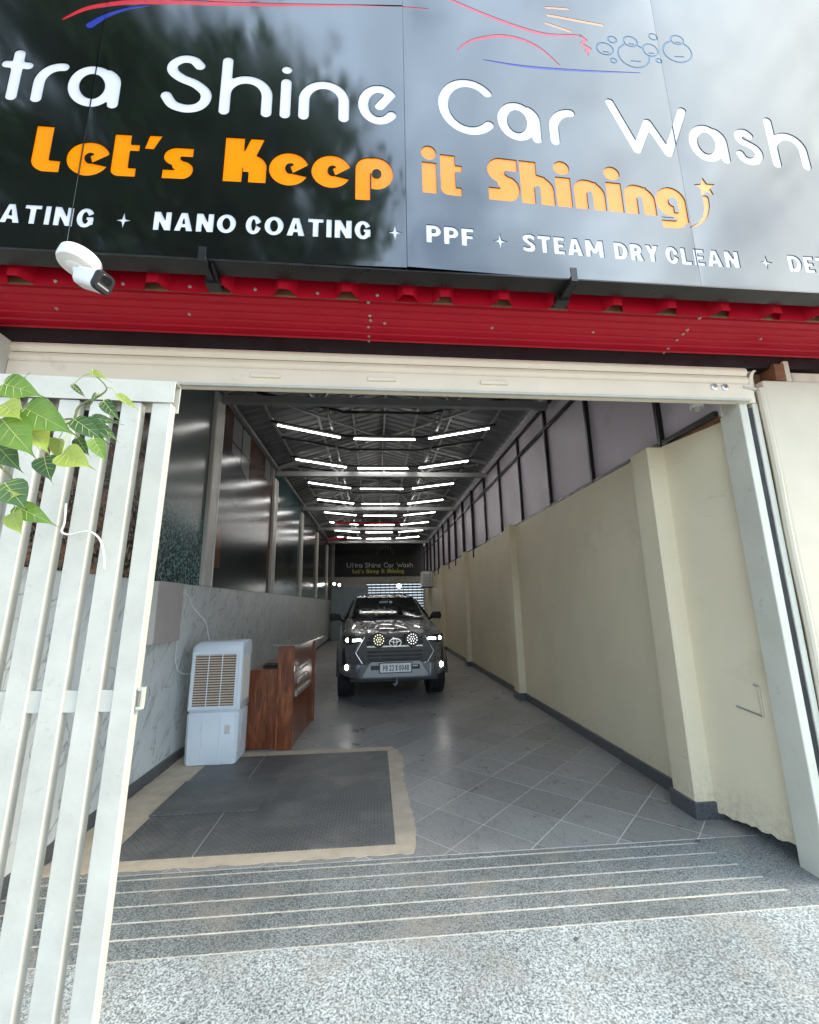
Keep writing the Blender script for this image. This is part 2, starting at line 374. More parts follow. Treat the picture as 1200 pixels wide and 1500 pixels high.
# floor bed (grout) and diagonal tiles
flo = MB().box(XL-.05, XR+.1, YF, YB+.1, -.119, -.0018).build('floor', M['grout'], base=(0, 0, -.119)); tag(flo, 'grey hall floor of diagonal stone tiles', None, kind='structure')
def clip(poly, f):
    o = []
    for i, p in enumerate(poly):
        q = poly[(i+1) % len(poly)]; a, b = f(p), f(q)
        if a >= 0: o.append(p)
        if a*b < 0: t_ = a/(a-b); o.append((p[0]+(q[0]-p[0])*t_, p[1]+(q[1]-p[1])*t_))
    return o
HD = .290; tile_jobs = []
PL = (-1.72, .14, 3.30, 5.20)             # steel plate
for i in range(-40, 60):
    for j in range(-40, 60):
        cx, cy = 1.08+HD*(i+j), 4.08+HD*(i-j)
        if cx < XL-HD or cx > XR+HD or cy < YF-HD or cy > YB+HD: continue
        if PL[0]+HD < cx < PL[1]-HD and PL[2]+HD < cy < PL[3]-HD: continue
        h_ = HD-.0060
        poly = [(cx-h_, cy), (cx, cy-h_), (cx+h_, cy), (cx, cy+h_)]
        full = XL+HD < cx < XR-HD and YF+HD < cy < YB-HD
        if not full:
            for f in (lambda p: p[0]-XL+.02, lambda p: XR+.02-p[0], lambda p: p[1]-YF-.002, lambda p: YB-p[1]): poly = clip(poly, f) if poly else poly
            if len(poly) < 3: continue
        tile_jobs.append((cy, cx, full, poly))
tile_jobs.sort()
def tprism(poly, z1=0.0): return MB().prism(poly, 'z', -.0030, z1)
ft = None; rest = MB()
for k, (cy, cx, full, poly) in enumerate(tile_jobs):
    dz = random.uniform(-.0006, .0006)
    if k < 290:
        if full:
            if ft is None:
                ft = tprism([(x-cx, y-cy) for x, y in poly]).build('tile', M['tile'], None); ft.parent = flo; BASE.pop('tile', None)
                o = ft
            else: o = dup(ft, flo)
            o.location = (cx, cy, .119+dz)
        else: tprism(poly, dz).build('tile', M['tile'], flo)
    else: rest.prism(poly, 'z', -.0035, dz)
tag(rest.build('tile_field', M['tile'], flo), kind='stuff')
# cement border with ragged edge round the steel plate
def ragged(poly, step=.05, amp=.012):
    o = []
    for i, p in enumerate(poly):
        q = poly[(i+1) % len(poly)]; L_ = math.hypot(q[0]-p[0], q[1]-p[1]); n = max(1, int(L_/step))
        for k in range(n): o.append((p[0]+(q[0]-p[0])*k/n+random.uniform(-amp, amp), p[1]+(q[1]-p[1])*k/n+random.uniform(-amp, amp)))
    return o
outer = ragged([(-2.075, 3.185), (.26, 3.185), (.30, 3.6), (.27, 4.4), (.30, 5.02), (.20, 5.34), (-1.2, 5.36), (-2.075, 5.33)])
tag(MB().prism(outer, 'z', .0005, .004).build('cement_border', M['cement'], base=(0, 0, .0005)), 'rough beige cement strip set round the steel floor plate', None, kind='structure')
pl = thing('steel_floor_plate', 'dark chequered steel plate let into floor inside entrance', 'floor plate', (-.8, 4.2, .004))
bx('plate_sheet', M['plate'], pl, -1.72, -1.178, 3.30, 5.20, .004, .010); bx('plate_sheet', M['plate'], pl, -1.172, .14, 3.30, 5.20, .004, .010)
bx('seam_weld', M['grout'], pl, -1.178, -1.172, 3.30, 5.20, .004, .0085)
bx('hatch_cover', M['plate'], pl, -1.735, -.905, 3.895, 4.57, .0102, .0185, bevel=.002)
random.seed(3)
# ================================================================ right wall
rw = thing('boundary_wall', 'long cream painted wall with pilasters along right side', 'wall', (2.6, 12, 0))
bx('wall_face', M['cream'], rw, XR, 2.72, 3.62, YB, -.1, 2.90)
NW = lambda y: 2.505+(3.41-y)*.215
MB().prism([(NW(3.60), 3.60), (NW(2.79), 2.79), (2.80, 2.79), (2.80, 3.60)], 'z', .16, 2.89).build('wall_face', M['cream'], rw)
# crumbled plaster foot of the near stretch
b = MB(); n = 26; ys = [2.79+(3.615-2.79)*k/n for k in range(n+1)]
lo = [.02+.05*(1-k/n)**.7+random.uniform(-.010, .012) for k in range(n+1)]
b.loft([[(NW(y)+.001, y, .162), (2.80, y, .162), (2.80, y, z), (NW(y)+.001, y, z)] for y, z in zip(ys, lo)]); b.build('broken_plaster', M['cream'], rw)
bx('wall_footing', M['skirt'], rw, 2.70, 2.80, 2.79, 3.60, -.118, .15)
PIL = [(3.39, 3.65, 2.365), (7.42, 7.70, 2.385), (11.45, 11.73, 2.385), (15.48, 15.76, 2.385), (19.5, 19.78, 2.385)]
for y0, y1, xf_ in PIL:
    p_ = bx('pilaster', M['cream'], rw, xf_, 2.56, y0, y1, .0, 2.89 if y0 < 4 else 2.93, bevel=.012)
    bx('skirting', M['skirt'], rw, xf_-.018, 2.57, y0-.016, y1+.016, -.002, .115, bevel=.004)
yy = 3.67
for y0, y1, _x in PIL[1:]+[(YB, 0, 0)]:
    while yy < y0-.02:
        e_ = min(yy+.9, y0-.018); bx('skirting', M['skirt'], rw, XR-.022, XR+.02, yy, e_-.003, -.002, .105+random.uniform(-.006, .006), bevel=.003); yy = e_
    yy = y1+.018
# small conduit scar and hook on near wall
sc = thing('wall_bracket', 'small metal hook fixed on cream wall by the pillar', 'hook', (2.60, 2.95, .9))
MB().tube([(2.607, 2.93, .99), (2.607, 2.93, .80)], .012, 6).build('hook_plate', M['cream_out'], sc); MB().tube([(2.602, 2.93, .80), (2.565, 3.10, .83)], .006, 6).build('hook_arm', M['steel'], sc)
MB().tube([(2.602, 2.93, .99), (2.585, 2.95, 1.0)], .008, 6).build('screw_head', M['steel'], sc)

# board partition above the right wall
pt = thing('board_partition', 'lilac grey boards in black steel frame above cream wall', 'partition', (2.56, 12, 2.9))
py = [2.78]+[2.2+1.22*k for k in range(1, 17)]
for k in range(len(py)-1):
    bx('board', M['lilac'], pt, 2.555+random.uniform(-.003, .003), 2.60, py[k]+.004, min(YB, py[k+1])-.004, 2.905, 4.085)
    bx('board', M['lilac'], pt, 2.555+random.uniform(-.003, .003), 2.60, py[k]+.004, min(YB, py[k+1])-.004, 4.09, 4.62)
for k, y in enumerate(py):
    if k == 0: continue
    lo_ = 2.86 if 1 < k < 7 else (2.70 if k >= 7 else 2.91)
    if y < YB: MB().box(2.475 if k >= 7 else 2.505, 2.55, y-.019, y+.019, lo_, 4.45).build('post', M['black'], pt)
for z, t_ in ((2.925, .02), (4.10, .022), (4.43, .02)): bx('rail', M['black'], pt, 2.512, 2.548, 2.80, YB, z-t_, z+t_)
bx('timber_packing', M['rust'], pt, 2.55, 2.78, 2.80, 3.37, 2.891, 2.904)

# ================================================================ left wall
lw = thing('marble_wall', 'left wall faced with grey veined marble and pale columns', 'wall', (-2.2, 12, 0))
bx('marble_facing', M['marble'], lw, -2.16, XL, 2.72, YB, .09, 1.83)
bx('coping', M['column'], lw, -2.16, XL+.006, 2.72, YB, 1.8302, 1.838)
bx('upper_wall', M['column'], lw, -2.36, -2.165, 2.72, YB, -.1, 4.72)
yy = 2.74
while yy < YB:
    e_ = min(yy+1.05, YB); bx('skirting', M['skirt'], lw, -2.155, XL+.018, yy, e_-.004, -.002, .10, bevel=.003); yy = e_
CY = [5.66, 9.12, 12.58, 16.04, 19.5]
for y in CY:
    bx('column', M['column'], lw, -2.165, XL+.02, y-.15, y+.15, 1.8382, 4.42 if y < 6 else 4.24, bevel=.012)
for y in CY: bx('column_trim', M['acwhite'], lw, XL+.0202, XL+.027, y+.105, y+.13, 1.84, 4.2)
# printed boards between columns ----------------------------------------------------------
def poster_mat(kind):
    m_, t, b, P = nodes('printed_board_'+kind)
    tc_ = t.nodes.new('ShaderNodeTexCoord'); s = t.nodes.new('ShaderNodeSeparateXYZ'); t.links.new(tc_.outputs['Generated'], s.inputs[0])
    u, v = s.outputs[1], s.outputs[2]
    n1 = noise(t, P, 2.2, 6, .6)
    def below(e, soft=.004): return ramp(t, mth(t, 'ADD', mth(t, 'MULTIPLY', mth(t, 'SUBTRACT', e, v), 1.0/soft/2), .5, clamp=True), [(0, (0,)*3), (1, (1,)*3)])
    if kind == 'wet':
        c_ = ramp(t, v, [(.0, (.02, .035, .035)), (.26, (.05, .085, .085)), (.4, (.10, .12, .12)), (.75, (.13, .14, .14)), (1, (.06, .09, .085))])
        dk = ramp(t, mth(t, 'ADD', u, mth(t, 'MULTIPLY', n1, .1)), [(.52, (1,)*3), (.66, (0,)*3)])
        car = ramp(t, noise(t, mapping(t, P, (1, 2.2, 5)), 1.5, 6, .6, .6), [(.40, (.008, .007, .007)), (.52, (.05, .035, .028)), (.62, (.20, .10, .06)), (.75, (.30, .26, .22))])
        c_ = mixc(t, dk, c_, car)
        drops = ramp(t, noise(t, P, 34, 4, .7), [(.50, (0,)*3), (.58, (1,)*3)])
        fo = ramp(t, mth(t, 'ADD', v, mth(t, 'MULTIPLY', n1, .12)), [(.30, (1,)*3), (.44, (0,)*3)])
        c_ = mixc(t, mth(t, 'MULTIPLY', drops, fo), c_, ramp(t, u, [(.45, (.26, .20, .15)), (.75, (.19, .34, .33))]))
    elif kind == 'house':
        w_ = mth(t, 'MULTIPLY', mth(t, 'POWER', u, 3.2), -.62)
        body = below(mth(t, 'ADD', mth(t, 'ADD', w_, mth(t, 'MULTIPLY', u, -.16)), .80))
        br = t.nodes.new('ShaderNodeTexBrick'); br.inputs['Scale'].default_value = 9; br.inputs['Color1'].default_value = (.075, .028, .018, 1); br.inputs['Color2'].default_value = (.06, .022, .014, 1); br.inputs['Mortar'].default_value = (.045, .02, .014, 1)
        t.links.new(mapping(t, P, (1, 1, 1), (0, R(90), 0)), br.inputs['Vector'])
        gu = mth(t, 'ABSOLUTE', mth(t, 'SUBTRACT', mth(t, 'FRACT', mth(t, 'MULTIPLY', u, 6.5)), .5)); gv = mth(t, 'ABSOLUTE', mth(t, 'SUBTRACT', mth(t, 'FRACT', mth(t, 'MULTIPLY', v, 6.0)), .5))
        pane = mth(t, 'MULTIPLY', mth(t, 'LESS_THAN', gu, .44), mth(t, 'LESS_THAN', gv, .46))
        win = mth(t, 'MULTIPLY', mth(t, 'GREATER_THAN', u, .154), mth(t, 'LESS_THAN', u, .462))
        win = mth(t, 'MAXIMUM', win, mth(t, 'MULTIPLY', mth(t, 'GREATER_THAN', u, .77), mth(t, 'GREATER_THAN', v, .84)))
        bgc = mixc(t, win, br.outputs['Color'], mixc(t, pane, (.02, .015, .013), (.17, .17, .165)))
        car = ramp(t, noise(t, mapping(t, P, (1, .8, 2.2)), 1.1, 4, .5, .5), [(.35, (.006, .009, .011)), (.6, (.015, .024, .028)), (.78, (.05, .075, .085))])
        c_ = mixc(t, body, bgc, car)
        door = mth(t, 'MULTIPLY', mth(t, 'LESS_THAN', u, .11), mth(t, 'MULTIPLY', mth(t, 'GREATER_THAN', v, .1), mth(t, 'LESS_THAN', v, .33)))
        c_ = mixc(t, door, c_, (.12, .055, .025))
    else:
        base_ = {'teal': ((.012, .05, .055), (.03, .11, .115)), 'dark': ((.01, .012, .014), (.04, .045, .05)), 'plum': ((.02, .014, .016), (.06, .045, .045))}[kind]
        c_ = ramp(t, n1, [(.3, base_[0]), (.75, base_[1])])
        e_ = mth(t, 'SUBTRACT', .72, mth(t, 'MULTIPLY', mth(t, 'POWER', mth(t, 'ABSOLUTE', mth(t, 'SUBTRACT', u, .35)), 2.0), 1.1))
        c_ = mixc(t, below(e_), c_, ramp(t, noise(t, mapping(t, P, (1, 1, 3)), 1.6, 5), [(.35, (.008, .009, .01)), (.7, (.06, .07, .075))]))
        c_ = mixc(t, ramp(t, mth(t, 'ADD', v, mth(t, 'MULTIPLY', n1, .1)), [(.10, (1,)*3), (.2, (0,)*3)]), c_, (.16, .22, .22))
    t.links.new(c_, b.inputs['Base Color']); b.inputs['Roughness'].default_value = .19; b.inputs['Specular IOR Level'].default_value = .15
    bump(t, b, noise(t, P, 1.7, 3), .18, .02)
    return m_
spans = [(2.74, CY[0]-.152, 'wet', 'printed board of splashing water behind the white gate'), (CY[0]+.152, CY[1]-.152, 'house', 'printed board of dark car before brick house, after first column'),
         (CY[1]+.152, CY[2]-.152, 'teal', 'teal printed board between second and third column'), (CY[2]+.152, CY[3]-.152, 'dark', 'dark printed board between third and fourth column'),
         (CY[3]+.152, CY[4]-.152, 'plum', 'brownish printed board between fourth and fifth column'), (CY[4]+.152, YB-.02, 'dark', 'dark printed board in the far left corner')]
for y0, y1, k, lab in spans:
    tag(MB().box(-2.164, -2.13, y0, y1, 1.8385, 4.46).build('printed_board', poster_mat(k), base=(-2.15, (y0+y1)/2, 1.8385)), lab, 'poster', 'printed boards on the left wall')
bx('wall_plate', M['steel'], lw, -2.165, -2.06, 2.9, YB, 4.461, 4.52)

# ================================================================ roof
rf = thing('hall_roof', 'grey corrugated roof on pale steel trusses above the hall', 'roof', (.2, 12, 4.4))
RX, RZ, EL, ER = .2, 5.32, 4.56, 4.70
def roof_sheet(x0, z0, x1, z1):
    b = MB(); rows = []
    y = 2.72
    while y < YB+.2:
        rows += [(y, 0), (y+.12, 0), (y+.14, .022), (y+.18, .022), (y+.2, 0)]; y += .22
    b.v = []
    for (yy_, dz) in rows: b.v += [(x0, yy_, z0+dz), (x1, yy_, z1+dz)]
    for k in range(len(rows)-1): b.f.append((2*k, 2*k+1, 2*k+3, 2*k+2))
    nv = len(b.v); b.v += [(x, y_, z+.003) for x, y_, z in b.v]
    b.f += [tuple(i+nv for i in reversed(f)) for f in list(b.f)]
    return b
roof_sheet(-2.36, EL-.02, RX, RZ).build('roof_sheet', M['roof'], rf); roof_sheet(RX, RZ, 2.75, ER-.06).build('roof_sheet', M['roof'], rf)
for y in CY:
    zt = 4.39
    bx('tie_beam', M['steel'], rf, -2.10, 2.50, y-.045, y+.045, zt-.075, zt+.025)
    for sx, ez in ((-2.05, EL), (2.5, ER)):
        MB().tube([(sx, y, ez-.06), (RX, y, RZ-.05)], .032, sq=True).build('rafter', M['steel'], rf)
    for x0, x1 in ((-.75, -.2), (-.75, -1.25), (1.1, .6), (1.1, 1.65)):
        zr = lambda x: (RZ-.06)-(RZ-EL)*(abs(x-RX)/2.3)
        MB().tube([(x0, y, zt), (x1, y, zr(x1))], .018, sq=True).build('strut', M['steel'], rf)
    MB().tube([(RX, y, zt), (RX, y, RZ-.06)], .018, sq=True).build('king_post', M['steel'], rf)
for x in (-1.7, -1.0, -.4, .2, .8, 1.4, 2.1):
    z = RZ-.045-(RZ-EL if x < RX else RZ-ER)*abs(x-RX)/2.3
    bx('purlin', M['steel'], rf, x-.02, x+.02, 2.75, YB, z-.035, z-.002)
for y0, y1 in zip(CY[:-1], CY[1:]):                       # wind braces in the roof plane
    MB().tube([(-1.9, y0, 4.55), (RX, y1, RZ-.10)], .016, sq=True).build('brace', M['steel'], rf); MB().tube([(2.3, y0, 4.62), (RX, y1, RZ-.10)], .016, sq=True).build('brace', M['steel'], rf)
MB().tube([(-1.4, 15.0, 4.40), (2.1, 16.3, 4.62)], .04, sq=True).build('red_strut', M['red'], rf)
MB().tube([(-2.0, 18.3, 4.30), (-1.2, 18.7, 4.42)], .05, sq=True).build('red_strut', M['red'], rf)

# ================================================================ ceiling lights
TZ = 4.455; Y1, DYL = 7.25, 1.69; CXL = .19
ord_ = ['first', 'second', 'third', 'fourth', 'fifth', 'sixth', 'seventh', 'last']
def barY(y): return [(-1.67, y-.60), (-.50, y), (.86, y), (2.03, y-.60)]
proto = None
for k in range(8):
    y = Y1+DYL*k; q = barY(y)
    lab = 'nearest row of three lit tubes under the hall roof' if k == 0 else ('farthest row of three lit tubes, above the back sign' if k == 7 else ord_[k]+' row of three lit tubes counted from the entrance')
    t_ = thing('ceiling_light', lab, 'light', (CXL, y, TZ), group='rows of lit tubes')
    if proto is None:
        MB().tube([(x, yy_, TZ+.045) for x, yy_ in q], .016, sq=True).build('frame', M['black'], t_)
        for (a, c) in ((0, 1), (1, 2), (2, 3)):
            A, B = Vector((*q[a], TZ)), Vector((*q[c], TZ)); d = (B-A).normalized(); L_ = (B-A).length; mid = (A+B)/2
            ln = min(L_*.86, 1.08); e0, e1 = mid-d*ln/2, mid+d*ln/2
            hs = MB().tube([e0+Vector((0, 0, .02)), e1+Vector((0, 0, .02))], .017, sq=True).build('housing', M['acwhite'], t_)
            MB().tube([e0, e1], .0155, 8).build('tube', M['tube'], t_)
        for x in (-.72, 1.08): MB().tube([(x, y-.1, TZ+.05), (x, y-.1, 4.93)], .007, 6).build('hanger', M['steel'], t_)
        proto = t_
    else:
        for ch in proto.children: dup(ch, t_)
lr = thing('light_rail_frame', 'black steel rails carrying the rows of tubes', 'rail', (CXL, 12, TZ))
for x in (-.72, 1.08): bx('rail', M['black'], lr, x-.019, x+.019, 4.9, YB-2, TZ+.062, TZ+.088)
for k in range(-1, 7):
    y = Y1+DYL*(k+.5); q = barY(y)
    MB().tube([(x, yy_, TZ+.108) for x, yy_ in q], .019, sq=True).build('cross_bar', M['black'], lr)

# ================================================================ back of the hall
bw = thing('rear_wall', 'dim back wall of the hall with barred louvre window', 'wall', (.2, YB+.1, 0))
bx('wall_face', M['column'], bw, -2.36, -.42, YB, YB+.2, -.1, 5.3); bx('wall_face', M['column'], bw, 2.46, 2.75, YB, YB+.2, -.1, 5.3)
bx('wall_face', M['column'], bw, -.42, 2.46, YB, YB+.2, -.1, 1.2); bx('wall_face', M['column'], bw, -.42, 2.46, YB, YB+.2, 2.70, 5.3)
for k in range(11): MB().box(-.42, 2.46, YB+.06, YB+.075, 1.22+k*.135, 1.338+k*.135).build('louvre', M['cream'], bw)
for k in range(13): bx('window_bar', M['black'], bw, -.40+k*.23, -.38+k*.23, YB+.02, YB+.04, 1.2, 2.70)
for k in range(4): bx('window_bar', M['black'], bw, -.42, 2.46, YB+.0, YB+.02, 1.4+k*.36, 1.42+k*.36)
b = MB(); k = 0; prof = []
x = -1.95
while x < 2.46: prof += [(x, YB-.02), (x+.05, YB-.02), (x+.06, YB-.05), (x+.1, YB-.05), (x+.11, YB-.02)]; x += .12
for x, y in prof: b.v += [(x, y, 2.66), (x, y, 2.95)]
for k in range(len(prof)-1): b.f.append((2*k, 2*k+2, 2*k+3, 2*k+1))
b.build('ribbed_strip', M['column'], bw)
bd = tag(MB().box(-2.0, -.30, 20.6, 20.66, 0, 2.40).build('board_screen', M['teal_board'], base=(-1.15, 20.6, 0), bevel=.01), 'blue grey screen board standing at back left of hall', 'screen')
ac = thing('air_unit', 'pale box air unit on right wall near the back sign', 'air conditioner', (2.3, 19, 2.2))
bx('casing', M['acwhite'], ac, 2.02, 2.50, 18.7, 19.2, 2.30, 2.95, bevel=.03); [bx('grille_slat', M['steel'], ac, 2.08, 2.44, 18.688, 18.699, 2.38+.06*k, 2.40+.06*k) for k in range(8)]
bx('bracket', M['black'], ac, 1.98, 2.50, 18.75, 18.80, 2.26, 2.30); bx('bracket', M['black'], ac, 1.98, 2.50, 19.1, 19.15, 2.26, 2.30)
def spot(x, y, z, lab, r=.06):
    t_ = thing('flood_lamp', lab, 'lamp', (x, y, z), group='lit lamps at the back')
    MB().lathe([(r*.5, .08), (r, .03), (r*1.05, 0), (r, .0)], (x, y, z), 'y', 14).build('housing', M['flat_black'], t_)
    MB().lathe([(r*.92, -.002), (r*.5, -.02), (.004, -.025)], (x, y, z), 'y', 14).build('lens', M['lamp'], t_)
    return t_
s = spot(-1.85, 20.3, 2.54, 'left of two small lit lamps above the screen board'); MB().tube([(-1.85, 20.38, 2.54), (-2.12, 20.4, 2.54)], .012, 6).build('arm', M['black'], s)
s = spot(-1.62, 20.4, 2.50, 'right of two small lit lamps above the screen board'); MB().tube([(-1.62, 20.48, 2.50), (-2.12, 20.5, 2.52)], .012, 6).build('arm', M['black'], s)
s = spot(1.2, 21.6, 2.46, 'bright round lamp in front of louvre window', .11); MB().tube([(1.2, 21.68, 2.46), (1.2, YB+.01, 2.46)], .012, 6).build('arm', M['black'], s)
# ================================================================ street front (all in street-front coordinates)
fr = thing('front_wall', 'cream rendered wall beside the shutter opening', 'wall', (2.9, 2.6, 0), front=True)
bx('render', M['cream_out'], fr, 2.79, 5.2, 2.575, 2.78, -.119, 3.10, bevel=.02, seg=2)
MB().tube([(2.770+.004*math.sin(k*.9), 2.585, -.05+k*.1625) for k in range(20)], .024, 8).build('rounded_edge', M['cream_out'], fr, smooth=True)
bx('brick_infill', M['timber'], fr, 2.75, 5.2, 2.69, 2.78, 3.101, 3.33)
bx('loose_brick', M['cement'], fr, 3.05, 3.30, 2.59, 2.69, 3.101, 3.18, bevel=.008); bx('loose_brick', M['rust'], fr, 2.90, 2.98, 2.57, 2.69, 3.101, 3.23)
bx('loose_board', M['cream_out'], fr, 2.99, 3.03, 2.58, 2.69, 3.101, 3.26)
fl2 = MB().box(-5.2, -2.32, 2.46, 2.73, -.119, 3.3).build('front_wall', M['cream_out'], base=(-3.5, 2.6, -.119), front=True, bevel=.02); tag(fl2, 'cream rendered wall left of shutter, behind the gate', 'wall')
up_ = MB().box(-5.2, 5.2, 2.74, 2.90, 3.34, 6.3).build('front_wall', M['flat_black'], base=(0, 2.8, 3.34), front=True); tag(up_, 'dark upper wall carrying the shop sign', 'wall')
gd = thing('shutter_guide', 'white steel guide channel at right of shutter opening', 'guide rail', (2.66, 2.6, -.05), front=True)
bx('channel', M['guide'], gd, 2.602, 2.662, 2.60, 2.78, -.06, 3.05, bevel=.004)
bx('channel', M['shutter'], gd, 2.664, 2.700, 2.72, 2.78, -.06, 3.2)
bx('channel', M['guide'], gd, 2.702, 2.744, 2.598, 2.78, -.06, 2.93, bevel=.004)
b = MB(); b.loft([[(2.665+random.uniform(-.004, .002), 2.606, -.04+k*.06), (2.699+random.uniform(-.003, .002), 2.606, -.04+k*.06), (2.699, 2.69, -.04+k*.06), (2.665, 2.69, -.04+k*.06)] for k in range(50)]); b.build('brush_strip', M['flat_black'], gd)
# flared mouth at the top of the guide
b = MB(); b.loft([[(2.702+dx, 2.592, z), (2.728+dx, 2.592, z), (2.728+dx, 2.65, z), (2.702+dx, 2.65, z)] for z, dx in ((2.9305, 0), (3.0, -.003), (3.07, .0), (3.12, .008), (3.16, .026), (3.185, .05))]); b.build('mouth', M['shutter'], gd, smooth=True)
bx('channel_top', M['shutter'], gd, 2.745, 2.785, 2.63, 2.70, 2.9305, 3.20, bevel=.004)
MB().tube([(2.645, 2.585, 3.045), (2.735, 2.58, 3.03)], .011, 6).build('mouth_lip', M['white'], gd)
gl_ = MB().box(-2.31, -2.19, 2.50, 2.74, -.07, 3.2).build('shutter_guide', M['white'], base=(-2.25, 2.6, -.07), front=True); tag(gl_, 'shutter guide channel at left of opening behind the gate', 'guide rail')
sh = thing('roller_shutter', 'raised beige roller shutter across top of the entrance', 'shutter', (.2, 2.62, 2.93), front=True)
def slatprof(z0, z1, y, d):
    n = 7; f_ = [(y-d*math.sin(math.pi*k/(n-1)), z0+(z1-z0)*k/(n-1)) for k in range(n)]
    return f_+[(y+.012, z1), (y+.012, z0)]
bx('bottom_bar', M['shutter'], sh, -2.19, 2.72, 2.585, 2.63, 2.93, 3.072, bevel=.006)
bx('bottom_lip', M['white'], sh, -2.19, 2.66, 2.555, 2.5848, 2.928, 2.944, bevel=.003)
for z0, z1 in ((3.077, 3.138), (3.143, 3.205)): MB().prism(slatprof(z0, z1, 2.60, .014), 'x', -2.19, 2.70).build('slat', M['shutter'], sh, smooth=True)
for x in (-.66, .08, .83):
    b = MB().box(x-.095, x+.095, 2.573, 2.5848, 3.003, 3.032); b.build('pull_handle', M['shutter'], sh, bevel=.005)
for x in (2.42, 2.50):
    MB().lathe([(.026, 0), (.026, -.006), (.012, -.008), (.010, 0)], (x, 2.5848, 3.04), 'y', 14).build('lock_plate', M['silver'], sh)
tag(MB().box(-5.1, 5.1, 2.60, 2.735, 3.212, 3.306).build('flashing', M['black'], base=(0, 2.65, 3.212), front=True), 'black flashing strip above the raised shutter', 'flashing')

# red soffit sheet, ribs along the front
SZ = 3.338; SL = -.075
def soffit(x0, x1, dz):
    b = MB(); pr = []; y = 2.205
    while y < 2.70: pr += [(y, 0), (y+.036, 0), (y+.042, .0115), (y+.057, .0115), (y+.063, 0)]; y += .066
    for (y_, z) in pr: zz = SZ+z+dz+SL*(y_-2.2); b.v += [(x0, y_, zz), (x1, y_, zz)]
    for k in range(len(pr)-1): b.f.append((2*k, 2*k+1, 2*k+3, 2*k+2))
    nv = len(b.v); b.v += [(x, y_, z+.002) for x, y_, z in b.v]; b.f += [tuple(i+nv for i in reversed(f)) for f in list(b.f)]
    return b
so = thing('red_soffit', 'red ribbed metal soffit between sign and shutter', 'soffit', (0, 2.4, SZ), front=True)
soffit(-5.1, -.02, 0).build('sheet', M['red'], so); soffit(-.06, 2.12, -.004).build('sheet', M['red'], so); soffit(2.08, 5.1, 0).build('sheet', M['red'], so)
scm = None
def screw(parent, x, y, z, down=True):
    global scm
    if scm is None:
        b = MB().lathe([(.0105, 0), (.0105, -.003), (.006, -.004), (.006, -.009), (.001, -.010)], (0, 0, 0), 'z', 7)
        o = b.build('screw', M['screw'], None); scm = o
    else: o = dup(scm, None)
    o.parent = parent; o.location = Vector((x, y, z))-BASE[parent.name]
    if not down: o.rotation_euler.x = R(-90)
    return o
for row, y in enumerate((2.225, 2.42, 2.62)):
    x = -2.6+row*.09
    while x < 3.3:
        screw(so, x+random.uniform(-.03, .03), y, SZ+SL*(y-2.2)-(.0045 if -.06 < x < 2.12 else .0005)); x += .32 if row != 1 else random.choice((.7, 1.2))
for y in (2.25, 2.36, 2.40, 2.46, 2.55, 2.6): screw(so, .0+random.uniform(-.008, .008), y, SZ+SL*(y-2.2)-.0045); screw(so, 2.09, y, SZ+SL*(y-2.2)-.0045)

# vertical ribbed red cladding behind the sign, its lower edge shows
cl = thing('red_cladding', 'red trapezoid sheet behind sign, wavy lower edge showing', 'cladding', (0, 2.17, 3.31), front=True)
def clad(x0, x1, dy):
    b = MB(); pr = []; x = x0
    while x < x1: pr += [(x, 2.184), (x+.215, 2.184), (x+.252, 2.122), (x+.305, 2.122), (x+.345, 2.184)]; x += .3455
    for (x_, y_) in pr:
        jz = random.uniform(-.002, .002)
        b.v += [(x_, y_+dy, 3.290+jz), (x_, y_+dy, 4.3)]
    for k in range(len(pr)-1): b.f.append((2*k, 2*k+2, 2*k+3, 2*k+1))
    nv = len(b.v); b.v += [(x_, y_+.003, z) for x_, y_, z in b.v]; b.f += [tuple(i+nv for i in reversed(f)) for f in list(b.f)]
    return b, pr
random.seed(5)
for x0, x1 in ((-5.1, -2.5), (-2.48, .13), (.15, 2.5), (2.53, 5.1)):
    b, pr = clad(x0, x1, 0); b.build('sheet', M['red'], cl)
x = -2.38
while x < 3.3: screw(cl, x+random.uniform(-.02, .02), 2.1835, 3.322+random.uniform(-.008, .008), False); x += .3455
bt = MB().box(-5.1, 5.1, 2.187, 2.30, 3.352, 3.42).build('timber_batten', M['timber'], base=(0, 2.24, 3.352), front=True); tag(bt, 'brown timber batten showing behind red cladding edge', 'batten')
bt2 = MB().box(-5.1, 5.1, 2.1885, 2.2035, 3.300, 3.3518).build('timber_batten', M['timber'], base=(0, 2.19, 3.300), front=True); tag(bt2, 'lower brown timber strip seen in the waves of red sheet', 'batten')

